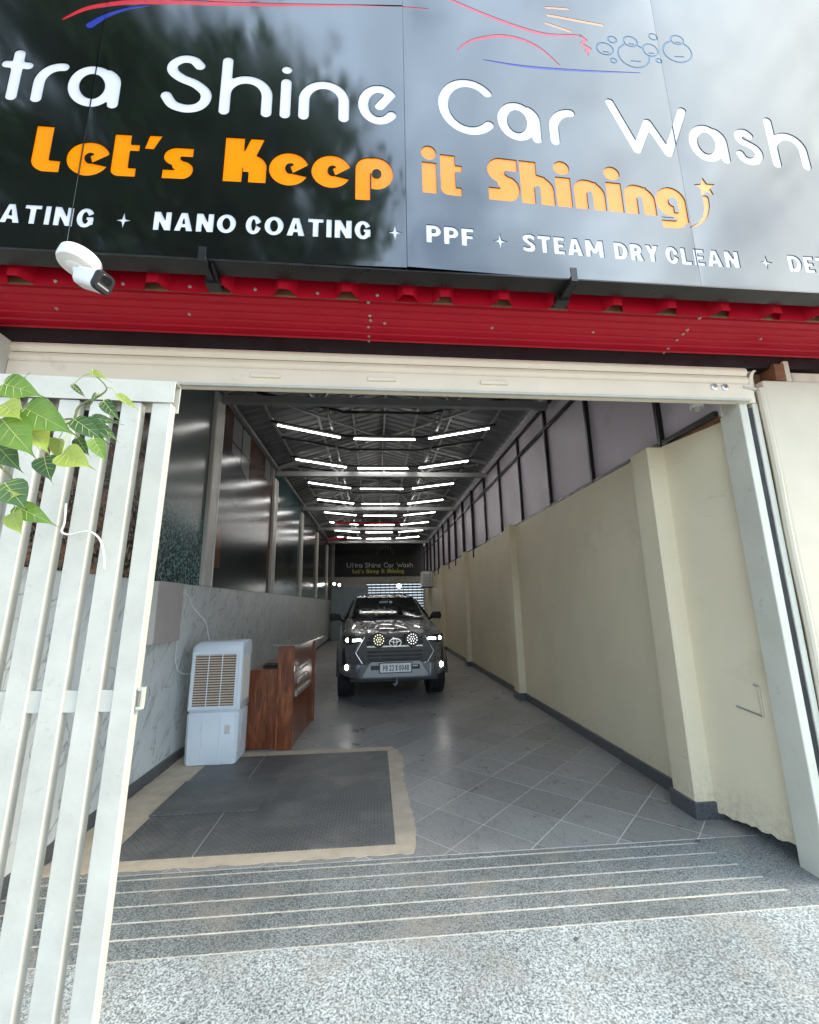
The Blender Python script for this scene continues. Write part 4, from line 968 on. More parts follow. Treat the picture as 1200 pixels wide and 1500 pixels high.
for x in (-.845, 1.115):
    bk = thing('sign_bracket', 'black square tube bracket under '+('left half of sign, right of camera' if x < 0 else 'right half of the sign'), 'bracket', (x, 2.1, 3.29), front=True, group='tube brackets under the sign')
    bx('arm', M['black'], bk, x-.015, x+.015, 1.955, 2.165, 3.293, 3.327); bx('foot', M['black'], bk, x-.035, x+.04, 2.10, 2.165, 3.282, 3.3275)
    bx('end_plate', M['black'], bk, x-.018, x+.018, 1.948, 1.9545, 3.288, 3.372)
    MB().tube([(x+.034, 2.0, 3.322), (x+.026, 2.12, 3.302)], .008, sq=True).build('stay', M['black'], bk)

# ================================================================ bullet camera under the sign
cv = thing('security_camera', 'white bullet security camera on round base below the sign', 'camera', (-1.42, 2.0, 3.33), front=True)
Mx = Matrix.Translation((-1.435, 1.985, 3.285)) @ Matrix.Rotation(R(9), 4, 'Y') @ Matrix.Rotation(R(-6), 4, 'X')
MB().lathe([(.086, .02), (.090, .014), (.092, -.030), (.086, -.046), (.05, -.052), (.001, -.052)], (0, 0, 0), 'z', 32).xf(Mx).build('base', M['acwhite'], cv, smooth=True)
MB().lathe([(.045, -.049), (.044, -.058), (.03, -.066), (.001, -.066)], (0, 0, 0), 'z', 24).xf(Mx).build('socket_ring', M['acwhite'], cv, smooth=True)
MB().tube([(-1.44, 1.975, 3.225), (-1.42, 1.96, 3.185), (-1.37, 1.94, 3.150)], .018, 10).build('arm', M['acwhite'], cv, smooth=True)
q = Vector((.86, -.30, -.40)).normalized(); Mc = Matrix.Translation((-1.335, 1.935, 3.135)) @ q.to_track_quat('-Y', 'Z').to_matrix().to_4x4() @ Matrix.Scale(1.08, 4)
def rr(w_, h_, r, y, n=5):
    o = []
    for cx, cz, a0 in ((w_-r, h_-r, 0), (-w_+r, h_-r, 90), (-w_+r, -h_+r, 180), (w_-r, -h_+r, 270)):
        for k in range(n+1): A = R(a0+90*k/n); o.append((cx+r*math.cos(A), y, cz+r*math.sin(A)))
    return o
MB().loft([rr(.030, .030, .02, .075), rr(.038, .040, .022, .055), rr(.040, .043, .022, -.065)]).xf(Mc).build('body', M['acwhite'], cv, smooth=True)
MB().loft([rr(.041, .044, .022, -.0655), rr(.041, .044, .022, -.082), rr(.037, .040, .02, -.088)]).xf(Mc).build('face', M['flat_black'], cv, smooth=True)
MB().loft([rr(.024, .018, .012, -.0885), rr(.022, .016, .01, -.0895)]).xf(Matrix.Translation(Mc @ Vector((0, 0, .014))-Mc.translation) @ Mc).build('lens', pm('lens_glass', (.01, .01, .012), .05), cv)
MB().loft([rr(.026, .004, .002, -.0885), rr(.026, .004, .002, -.0895)]).xf(Matrix.Translation(Mc @ Vector((0, 0, -.020))-Mc.translation) @ Mc).build('led_strip', M['silver'], cv)
MB().tube([(-1.47, 2.0, 3.285), (-1.47, 2.02, 3.26), (-1.44, 2.06, 3.28), (-1.42, 2.10, 3.327)], .006, 6).build('cable', M['wire'], cv)
c2 = thing('security_camera', 'small dome camera under the shutter near right pillar', 'camera', (2.40, 2.80, 3.0))
MB().lathe([(.045, .05), (.047, 0), (.044, -.012)], (2.42, 2.84, 3.0), 'z', 18).build('base', M['acwhite'], c2, smooth=True); MB().lathe([(.036, -.0125), (.030, -.032), (.016, -.044), (.001, -.047)], (2.42, 2.84, 3.0), 'z', 18).build('dome', pm('smoked_dome', (.30, .28, .25), .15), c2, smooth=True)
bx('mount_arm', M['acwhite'], c2, 2.40, 2.556, 2.82, 2.86, 3.0502, 3.08)

# ================================================================ white gate
GY = 1.40
gt = thing('white_gate', 'white steel gate of wide upright slats at left foreground', 'gate', (-1.5, GY, -.07), front=True)
gt.rotation_euler.y = .019; gt.location.x -= .045
GX1 = -.655; sp = .0968
b = MB(); zt0, zt1 = 2.268, 2.345
for (a0, a1, c0, c1) in ((GY, GY+.0035, zt0, zt1), (GY+.0035, GY+.045, zt1-.0035, zt1), (GY+.0415, GY+.045, zt0-.02, zt1-.0036)): b.box(-2.75, GX1+.004, a0, a1, c0, c1)
b.build('top_rail', M['white'], gt, bevel=.001)
for k in range(21):
    x1 = GX1-.004-k*sp+random.uniform(-.0015, .0015)
    bx('slat', M['white'], gt, x1-.062, x1, GY+.006, GY+.040, .03, zt0-.0005 if k else zt0-.0005, bevel=.003)
bx('mid_rail', M['white'], gt, -2.75, GX1-.03, GY+.012, GY+.034, 1.305, 1.365, bevel=.002)
bx('bottom_rail', M['white'], gt, -2.75, GX1, GY+.002, GY+.045, -.03, .0295, bevel=.002)
hd = MB()
for a in ((GX1+.0, GX1+.016, 1.31, 1.318), (GX1+.0, GX1+.016, 1.362, 1.37), (GX1+.011, GX1+.016, 1.318, 1.362)): hd.box(a[0], a[1], GY+.012, GY+.030, a[2], a[3])
hd.build('lock_keeper', M['white'], gt)
for x in (-2.4, -1.0): MB().lathe([(.035, -.012), (.035, .012)], (x, GY+.02, -.046), 'y', 18).build('roller', M['steel'], gt)
gwire = MB().tube(sp3([(-.93, GY-.012, 1.90), (-.922, GY-.018, 1.84), (-.925, GY-.02, 1.812), (-.90, GY-.02, 1.803), (-.85, GY-.022, 1.812), (-.815, GY-.02, 1.79), (-.800, GY-.012, 1.74), (-.797, GY-.006, 1.70)]), .003, 6).build('loose_wire', M['wire'], base=(-.85, GY, 1.70), front=True); tag(gwire, 'thin white wire looped over gate slats below the leaves', 'wire')
# ================================================================ fig tree at the left, one twig hangs before the gate
def leaf_mat(name, c, c2):
    m_, t, b, P = nodes(name)
    c_ = ramp(t, noise(t, P, 16, 4), [(.32, c), (.68, c2)])
    t.links.new(c_, b.inputs['Base Color']); b.inputs['Roughness'].default_value = .42
    tr = t.nodes.new('ShaderNodeBsdfTranslucent'); t.links.new(c_, tr.inputs['Color'])
    mx = t.nodes.new('ShaderNodeMixShader'); mx.inputs[0].default_value = .4
    t.links.new(b.outputs[0], mx.inputs[1]); t.links.new(tr.outputs[0], mx.inputs[2]); t.links.new(mx.outputs[0], t.nodes['Material Output'].inputs[0])
    return m_
LFM = [leaf_mat('leaf_green', (.10, .21, .03), (.20, .34, .05)), leaf_mat('leaf_yellow_green', (.30, .40, .06), (.46, .52, .11)), leaf_mat('leaf_dark', (.05, .12, .035), (.10, .19, .06))]
M['bark'] = pm('bark', (.13, .10, .075), .9, var=.3, vs_=9, bmp=.6, bs=30); M['twig'] = pm('twig', (.16, .17, .07), .7); M['vein'] = pm('leaf_vein', (.36, .42, .16), .5)
def leaf_shape(L_, W, fold=.12, curl=.15):
    prof = [(0, .0), (-.03, .16), (.0, .34), (.10, .47), (.25, .50), (.42, .43), (.58, .30), (.72, .16), (.82, .06), (.92, .02), (1.05, .0)]
    v, f = [], []
    for i, (a, w_) in enumerate(prof):
        z = -curl*L_*max(0, a)**2
        aa = max(a, 0.0) if i else 0
        v.append((0, aa*L_, z))
        for s_ in (-1, 1): v.append((s_*w_*W, a*L_, z+abs(w_)*W*fold*2+.02*L_*math.sin(a*9+s_)))
    for i in range(len(prof)-1):
        a, b = 3*i, 3*i+3
        f += [(a, a+1, b+1, b), (a, b, b+2, a+2)]
    return v, f
def place(v, loc, d, nrm):
    d = Vector(d).normalized(); n_ = Vector(nrm); n_ = (n_-d*n_.dot(d)).normalized(); x = d.cross(n_)
    return [Vector(loc)+x*p[0]+d*p[1]+n_*p[2] for p in v]
TX, TY = -3.3, -1.3
tr_ = thing('fig_tree', 'leafy green fig twig hanging in front of the white gate', 'tree', (TX, TY, -.12))
MB().tube([(TX, TY, -.14), (TX+.05, TY, .9), (TX-.05, TY-.05, 2.2), (TX+.1, TY-.1, 3.6), (TX+.2, TY-.3, 5.2), (TX+.25, TY-.4, 7.0)], [.26, .20, .18, .15, .10, .04], 12).build('trunk', M['bark'], tr_, smooth=True)
random.seed(11)
for e in ((TX+1.8, TY-.4, 6.6), (TX-1.4, TY-.8, 6.4), (TX+.6, TY-2.0, 6.7), (TX+1.2, TY+.4, 7.6), (TX-.6, TY+.8, 6.2)):
    s0 = Vector((TX+.1, TY-.1, 3.7)); e = Vector(e); mid = (s0+e)/2+Vector((0, 0, .4))
    MB().tube([s0, mid, e], [.09, .06, .02], 8).build('limb', M['bark'], tr_, smooth=True)
cb = MB(); lv, lf = leaf_shape(.15, .13)
cl_c = [(TX-.2+random.uniform(-3.6, 3.6), TY-.6+random.uniform(-2.4, 1.9), 7.5+random.uniform(-2.4, 2.8)) for _ in range(430)]  # crown stays out of view, sized and thickened to darken the left sign panels' reflection
cl_c = [c for c in cl_c if ((c[0]-TX+.2)/3.5)**2+((c[1]-TY+.6)/2.4)**2+((c[2]-7.6)/2.7)**2 < 1]
lv2 = [lv[i] for i in (0, 3, 7, 8, 9, 13, 14, 18, 24)]
sv = [(0, 0, 0), (-.062, .035, .01), (0, .05, 0), (.062, .035, .01), (-.04, .095, .0), (0, .11, -.006), (.04, .095, 0), (0, .17, -.02)]; sf = [(0, 1, 2), (0, 2, 3), (1, 4, 5, 2), (2, 5, 6, 3), (4, 7, 5), (5, 7, 6)]
for c in cl_c:
    for _ in range(75):
        o = Vector((random.gauss(0, .26), random.gauss(0, .26), random.gauss(0, .2)))
        k = random.uniform(.8, 1.35)
        cb.add(place([tuple(q*k for q in p) for p in sv], Vector(c)+o, (random.uniform(-1, 1), random.uniform(-1, 1), random.uniform(-1.2, .1)), (random.uniform(-.6, .6), random.uniform(-.6, .6), 1)), sf)
cb.build('crown', leaf_mat('crown_leaf', (.03, .075, .025), (.06, .12, .04)), tr_)
# the twig in view: runs from the trunk to the gate
br = [(TX+.06, TY-.02, 3.0), (-2.4, .0, 2.75), (-1.7, .75, 2.35), (-1.2, 1.02, 2.06), (-.98, 1.06, 1.99), (-.86, 1.08, 2.0), (-.77, 1.09, 2.045), (-.755, 1.09, 2.09), (-.71, 1.09, 2.12), (-.695, 1.09, 2.145), (-.735, 1.09, 2.185)]
bo = MB().tube(sp3(br, 4), [float(q) for q in np.interp(np.arange(41)/4, range(11), [.05, .035, .02, .010, .006, .0042, .0035, .003, .0025, .002, .0012])], 7).build('branch', M['twig'], tr_, smooth=True)
MB().tube([(-.99, 1.06, 2.02), (-.93, 1.07, 1.95), (-.88, 1.08, 1.90), (-.86, 1.08, 1.86)], [.004, .0035, .003, .002], 6).build('twig', M['twig'], bo)
MB().tube([(-.84, 1.09, 2.045), (-.78, 1.10, 2.06), (-.72, 1.10, 2.06), (-.66, 1.10, 2.055)], [.003, .0025, .002, .0015], 6).build('twig', M['twig'], bo)
# attachment, blade vector, length, material, width ratio
LV = [((-.850, .98, 2.090), (.08, 0, -.02), .085, 0, .76), ((-.810, 1.0, 2.040), (.12, 0, -.06), .125, 0, .65), ((-.840, .98, 2.005), (.08, 0, -.09), .118, 0, .74), ((-.820, 1.02, 2.010), (.08, 0, -.08), .108, 1, .66),
      ((-.713, 1.0, 1.930), (.08, 0, -.035), .086, 1, .74), ((-.780, 1.04, 1.935), (.02, 0, -.06), .064, 2, .93), ((-.740, 1.06, 2.040), (.09, 0, -.06), .100, 2, .46), ((-.730, 1.08, 2.050), (.09, 0, -.07), .104, 2, .40),
      ((-.690, 1.06, 1.990), (.03, 0, -.06), .066, 0, .58), ((-.690, 1.08, 2.100), (.04, 0, -.05), .062, 2, .55), ((-.660, 1.08, 2.120), (.06, 0, -.04), .068, 1, .30), ((-.740, 1.09, 2.190), (.055, 0, -.027), .060, 1, .30),
      ((-.825, 1.0, 1.860), (.05, 0, -.06), .078, 2, .89), ((-.815, 1.03, 1.812), (.09, 0, -.042), .094, 0, .48), ((-.812, 1.02, 1.795), (.03, 0, -.05), .060, 1, .77), ((-.83, 1.0, 1.832), (.04, 0, .004), .045, 1, .55),
      ((-.710, 1.08, 2.120), (-.03, 0, -.03), .042, 2, .57), ((-.770, 1.06, 1.990), (-.01, 0, -.06), .062, 1, .9), ((-.780, 1.09, 2.150), (.03, 0, -.03), .045, 2, .33), ((-.835, .97, 2.035), (.05, 0, -.035), .062, 1, .95), ((-.740, 1.08, 2.000), (.02, 0, -.04), .052, 2, .7),
      ((-.86, 1.03, 2.10), (.02, 0, .03), .05, 2, .6), ((-.87, 1.01, 1.96), (.04, 0, -.05), .085, 2, .8), ((-.72, 1.09, 2.06), (.07, 0, -.01), .07, 2, .35), ((-.70, 1.09, 2.04), (.06, 0, -.05), .06, 2, .4)]
pts_b = [Vector(p) for p in br[3:]]+[Vector(p) for p in ((-.89, 1.07, 1.91), (-.86, 1.08, 1.86), (-.78, 1.10, 2.06), (-.72, 1.10, 2.06))]
random.seed(21)
for loc, d, L_, mi, wr in LV:
    v, f = leaf_shape(L_, L_*wr, random.uniform(.05, .14), random.uniform(.05, .22))
    dv = Vector(d)+Vector((0, random.uniform(-.02, .02), 0)); nr = Vector((random.uniform(-.35, .35), -1, random.uniform(.0, .7)))
    pv = place(v, loc, dv, nr)
    MB().add(pv, f).build('leaf', LFM[mi], bo, smooth=True)
    dn = dv.normalized(); nn = (nr-dn*nr.dot(dn)).normalized()
    mv = MB().tube([p+nn*.0008 for p in pv[0::3][:10]], [.0012-.0001*i for i in range(10)], 5)
    for i in (3, 4, 5, 6):
        for q in (1, 2): mv.tube([pv[3*i-3]+nn*.0008, (pv[3*i-3]+pv[3*i+q])/2+nn*.0008, pv[3*i-3]*.12+pv[3*i+q]*.88+nn*.0008], [.0006, .0005, .0003], 4)
    mv.build('leaf_veins', M['vein'], bo)
    near = min(pts_b, key=lambda p: (p-Vector(loc)).length)
    MB().tube([near, (near+Vector(loc))/2+Vector((0, 0, .008)), Vector(loc)], .0012, 5).build('leaf_stalk', M['vein'], bo)

# ================================================================ evaporative cooler
co = thing('air_cooler', 'pale grey plastic air cooler with louvred front by marble wall', 'air cooler', (-1.67, 5.16, .004))
x0, x1, yf, yb_ = -1.945, -1.42, 4.98, 5.36
def ring4(xa, xb, ya, yb, z, c=.03): return [(xa+c, ya, z), (xb-c, ya, z), (xb, ya+c, z), (xb, yb-c, z), (xb-c, yb, z), (xa+c, yb, z), (xa, yb-c, z), (xa, ya+c, z)]
MB().loft([ring4(x0+.01, x1-.01, yf+.01, yb_, .012), ring4(x0+.004, x1-.004, yf+.004, yb_, .05), ring4(x0, x1, yf, yb_, .49), ring4(x0+.012, x1-.012, yf+.012, yb_-.01, .505)]).build('water_tank', M['cooler'], co, smooth=True)
for k in range(1, 3): bx('tank_rib', M['cooler'], co, x0+k*.175-.004, x0+k*.175+.004, yf-.003, yf+.02, .04, .47, bevel=.002)
for xx in (x0+.05, x1-.05):
    for y_ in (yf+.05, yb_-.05): MB().lathe([(.022, -.012), (.022, .012)], (xx, y_, .026), 'x', 12).build('castor', M['flat_black'], co)
MB().loft([ring4(x0+.012, x1-.012, yf+.012, yb_-.01, .506), ring4(x0-.004, x1+.004, yf-.004, yb_+.006, .53), ring4(x0+.004, x1+.006, yf+.0, yb_+.01, 1.16), ring4(x0+.04, x1-.0, yf+.04, yb_+.0, 1.205), ring4(x0+.06, x1-.012, yf+.055, yb_-.01, 1.218)]).build('upper_body', M['cooler'], co, smooth=True)
def fx(z): return (z-.53)/.58*.006        # slight lean
b = MB(); zlo, zhi = .575, 1.09
xl, xr = x0+.05, x1-.055
b.v = [(xl+fx(zlo)-.03, yf-.012, zlo-.03), (xr+fx(zlo)+.03, yf-.012, zlo-.03), (xr+fx(zhi)+.03, yf-.012, zhi+.035), (xl+fx(zhi)-.03, yf-.012, zhi+.035), (xl+fx(zlo), yf-.012, zlo), (xr+fx(zlo), yf-.012, zlo), (xr+fx(zhi), yf-.012, zhi), (xl+fx(zhi), yf-.012, zhi)]
b.v += [(x, yf+.004, z) for x, _y, z in b.v]
b.f = [(i, (i+1) % 4, (i+1) % 4+4, i+4) for i in range(4)]+[(i+8, i+12, (i+1) % 4+12, (i+1) % 4+8) for i in range(4)]+[(i, i+8, (i+1) % 4+8, (i+1) % 4) for i in range(4)]+[(i+4, (i+1) % 4+4, (i+1) % 4+12, i+12) for i in range(4)]
b.build('grille_frame', M['cooler'], co)
b = MB(); b.v = [(xl+fx(zlo), yf-.0045, zlo), (xr+fx(zlo), yf-.0045, zlo), (xr+fx(zhi), yf-.0045, zhi), (xl+fx(zhi), yf-.0045, zhi)]; b.v += [(x, yf-.001, z) for x, _y, z in b.v]; b.f = [(0, 1, 2, 3), (7, 6, 5, 4), (0, 4, 5, 1), (1, 5, 6, 2), (2, 6, 7, 3), (3, 7, 4, 0)]
b.build('cooling_pad', M['cool_pad'], co)
for k in range(20):
    z = zlo+.014+k*.0257
    MB().loft([[(xx_, yf-.0125, z-.002), (xx_, yf-.005, z+.004), (xx_, yf-.005, z+.0105), (xx_, yf-.0125, z+.0045)] for xx_ in (xl+fx(z)+.001, xr+fx(z)-.001)]).build('louvre', M['cool_slat'], co)
for u in (.335, .665): MB().tube([(xl+(xr-xl)*u+fx(zlo), yf-.015, zlo), (xl+(xr-xl)*u+fx(zhi), yf-.015, zhi)], .0042, sq=True).build('grille_divider', M['cooler'], co)
MB().tube([(x0+.20, yf-.004, .545), (x0+.20, yf-.022, .548), (x0+.34, yf-.022, .548), (x0+.34, yf-.004, .545)], .007, 8).build('pull', M['cooler'], co)
for k in range(5):
    y_ = yf+.07+k*.055; MB().tube([(x1+.004, y_, .60), (x1+.006, y_, 1.06)], .009, sq=True).build('side_louvre', M['cool_slat'], co)
b = MB().box(x0+.395, x0+.45, yf-.0026, yf-.0005, .30, .385); b.build('sticker', M['paper'], co)
bx('side_label', M['paper'], co, x1-.001, x1+.0015, yf+.14, yf+.18, .14, .36)
cbl = MB().tube(sp3([(-2.095, 5.0, 1.735), (-2.06, 4.98, 1.73), (-2.05, 4.97, 1.66), (-2.06, 4.93, 1.40), (-2.07, 4.90, 1.15), (-2.06, 4.92, .98), (-2.03, 5.02, .90), (-1.97, 5.14, .88), (-1.93, 5.2, .87)]), .0045, 6).build('power_cord', M['wire'], base=(-2.05, 5.0, .9)); tag(cbl, 'thin white power cord looping from wall socket to air cooler', 'cord')
cb2 = MB().tube(sp3([(-2.095, 5.03, 1.735), (-2.05, 5.06, 1.70), (-2.02, 5.10, 1.60), (-1.96, 5.16, 1.50), (-1.90, 5.2, 1.42), (-1.88, 5.23, 1.30), (-1.86, 5.24, 1.212)]), .0035, 6).build('thin_wire', M['wire'], base=(-1.95, 5.1, 1.3)); tag(cb2, 'second thin wire hanging from socket behind the air cooler', 'wire')
tag(MB().box(-2.10, -2.082, 4.975, 5.045, 1.70, 1.78).build('wall_socket', M['acwhite'], base=(-2.09, 5.0, 1.70), bevel=.004), 'small white wall socket beside the wall cabinet', 'socket')
cbx = thing('wall_cabinet', 'closed mauve grey cabinet box fixed to marble wall', 'cabinet', (-2.03, 4.4, 1.26))
bx('case', pm('mauve_grey_paint', (.40, .35, .335), .5, var=.05), cbx, -2.099, -1.972, 4.19, 4.72, 1.262, 1.828, bevel=.004)
bx('edge_strip', M['column'], cbx, -2.07, -2.045, 4.178, 4.1895, 1.264, 1.825); bx('edge_strip', M['column'], cbx, -2.02, -1.972, 4.178, 4.1895, 1.264, 1.825)

# ================================================================ reception desk
M['bronze'] = pm('letter_bronze', (.33, .29, .22), .35, metal=.5)
dk = thing('reception_desk', 'reddish brown wooden counter desk with silver plates', 'desk', (-1.1, 6.0, 0))
bx('side_panel', M['veneer'], dk, -1.44, -1.125, 5.42, 5.45, .012, .86, bevel=.003)
bx('end_post', M['veneer'], dk, -1.122, -.935, 5.39, 5.47, .004, 1.125, bevel=.004)
bx('end_post', M['veneer'], dk, -1.0, -.855, 6.60, 6.68, .004, 1.125, bevel=.004)
b = MB(); b.v = [(-.985, 5.471, .004), (-.945, 5.471, .004), (-.885, 6.599, .004), (-.925, 6.599, .004)]; b.v += [(x, y, 1.115) for x, y, z in b.v]; b.f = [(3, 2, 1, 0), (4, 5, 6, 7), (0, 1, 5, 4), (1, 2, 6, 5), (2, 3, 7, 6), (3, 0, 4, 7)]
b.build('front_panel', M['veneer'], dk)
bx('inner_frame', M['veneer'], dk, -1.12, -.99, 5.475, 6.595, .8, 1.10)
bx('work_top', M['veneer'], dk, -1.44, -1.10, 5.455, 6.6, .835, .858, bevel=.003); bx('back_panel', M['veneer'], dk, -1.44, -1.415, 5.455, 6.6, .012, .83)
b = MB(); tops = [(-1.19, 5.34), (-.86, 5.34), (-.75, 6.72), (-1.06, 6.72)]; b.prism(tops, 'z', 1.127, 1.146); b.build('counter_top', pm('polished_grey_top', (.20, .185, .17), .30, var=.2, vs_=18), dk, bevel=.003)
for z, yc_, w_ in ((.83, 5.92, .74), (.70, 5.88, .52), (.565, 5.93, .80)):
    xx_ = lambda y: -.945+(y-5.471)*.0532
    b = MB(); ya, yb = yc_-w_/2, yc_+w_/2
    b.loft([[(xx_(y)+.001, y, z-.036), (xx_(y)+.028, y, z-.030), (xx_(y)+.032, y, z+.030), (xx_(y)+.001, y, z+.036)] for y in (ya, yb)]); po = b.build('name_plate', M['silver'], dk, bevel=.004)
    n = int(w_/.075)
    for k in range(n):
        y = ya+.06+k*(w_-.12)/max(1, n-1); b = MB().box(xx_(y)+.0305, xx_(y)+.0355, y-.022, y+.022, z-.020, z+.020); b.build('raised_letter', M['bronze'], po, bevel=.002)
pp = tag(MB().box(-1.34, -1.12, 5.60, 5.85, .8585, .885).build('account_book', M['flat_black'], base=(-1.2, 5.7, .8585), bevel=.003), 'dark account book lying on lower desk top', 'book')

# ================================================================ pick-up truck facing the entrance
CP = (.335, 7.48, 0)
car = thing('pickup_truck', 'grey lifted pick-up truck with lamps lit facing the entrance', 'truck', CP, rz=R(3.2))
BASE[car.name] = Vector((0, 0, 0))
paint = pm('grey_car_paint', (.10, .102, .105), .32, var=.03, coat=.9, metal=.0)
gb = pm('gloss_black_plastic', (.008, .008, .009), .18, var=.1); rub = pm('tyre_rubber', (.016, .016, .016), .8, var=.2, vs_=30); mb_ = pm('rough_black_plastic', (.022, .022, .023), .55)
glass = pm('dark_windscreen', (.010, .013, .013), .03, var=.1, spec=.8)
def hw(s): return .925-.27*max(0, 1-s/.45)**2
def zc(s): return 1.02 if s < .005 else (1.075 if s < .05 else (1.105+.19*min(1, max(0, (s-.1)/1.2)) if s < 1.35 else 1.29))
WC = (.86, 3.95)
def zlow(s):
    z = .42 if s < .38 else .47
    for c in WC:
        if abs(s-c) < .50: z = max(z, .40+math.sqrt(max(0, .50**2-(s-c)**2)))
    return z
SS = [0, .03, .08, .15, .25, .362, .40, .46, .55, .68, .86, 1.04, 1.17, 1.26, 1.32, 1.358, 1.365, 1.9, 2.6, 3.44, 3.452, 3.6, 3.8, 3.95, 4.1, 4.3, 4.447, 4.46, 5.2, 5.28]
rings = []
for s in SS:
    w_, t_, l_ = hw(s), zc(s), zlow(s)
    fl = .035 if any(abs(s-c) < .50 for c in WC) else 0
    sh_ = t_-.055
    half = [(w_-.05+fl, l_), (w_-.01+fl, l_+.03), (w_+fl*.8, l_+.08 if l_ < .7 else l_+.03), (w_, max(.80, l_+.06)), (w_-.01, sh_-.06), (w_-.05, sh_), (w_*.86, t_-.018), (w_*.55, t_+.012), (w_*.25, t_+.004), (0, t_)]
    ring_ = half+[(-x, z) for x, z in reversed(half[:-1])]
    rings.append([(x, s, z) for x, z in ring_])
MB().loft(rings, closed=True).build('body', paint, car, smooth=True)
bx('chassis', M['flat_black'], car, -.55, .55, .30, 5.1, .30, .62)
def sx(x):
    x = abs(x)
    return 0 if x <= .655 else .45*(1-math.sqrt(max(0, (.925-min(x, .9249))/.27)))
def strip(name, mat, pts, proud, thick, parent, n=16, **k):       # pts: (x, zbottom, ztop), x rising; follows the curved nose
    xs = [pts[0][0]+(pts[-1][0]-pts[0][0])*i/n for i in range(n+1)]
    xs = sorted(set(xs+[p[0] for p in pts])); rs = []
    for x in xs:
        zb = float(np.interp(x, [p[0] for p in pts], [p[1] for p in pts])); zt = float(np.interp(x, [p[0] for p in pts], [p[2] for p in pts])); y = sx(x)
        if zt-zb < .002: zt = zb+.002
        rs.append([(x, y-proud, zb), (x, y-proud, zt), (x, y-proud+thick, zt), (x, y-proud+thick, zb)])
    return MB().loft(rs).build(name, mat, parent, **k)
strip('bumper', paint, [(-.80, .44, .66), (-.5, .40, .64), (.5, .40, .64), (.80, .44, .66)], .07, .12, car, 20, bevel=.015, smooth=True)
gr_ = strip('grille', gb, [(-.63, .80, .83), (-.52, .645, 1.0), (-.46, .635, 1.09), (.46, .635, 1.09), (.52, .645, 1.0), (.63, .80, .83)], .035, .05, car)
for zz, hh, m_ in ((.905, .010, M['silver']), (.70, .012, mb_), (.76, .012, mb_), (.82, .012, mb_), (1.035, .012, mb_)): strip('grille_bar', m_, [(-.46, zz-hh, zz+hh), (.46, zz-hh, zz+hh)], .046, .012, gr_, 2)
strip('grille_band', mb_, [(-.47, .93, 1.0), (.47, .93, 1.0)], .044, .01, gr_, 2)
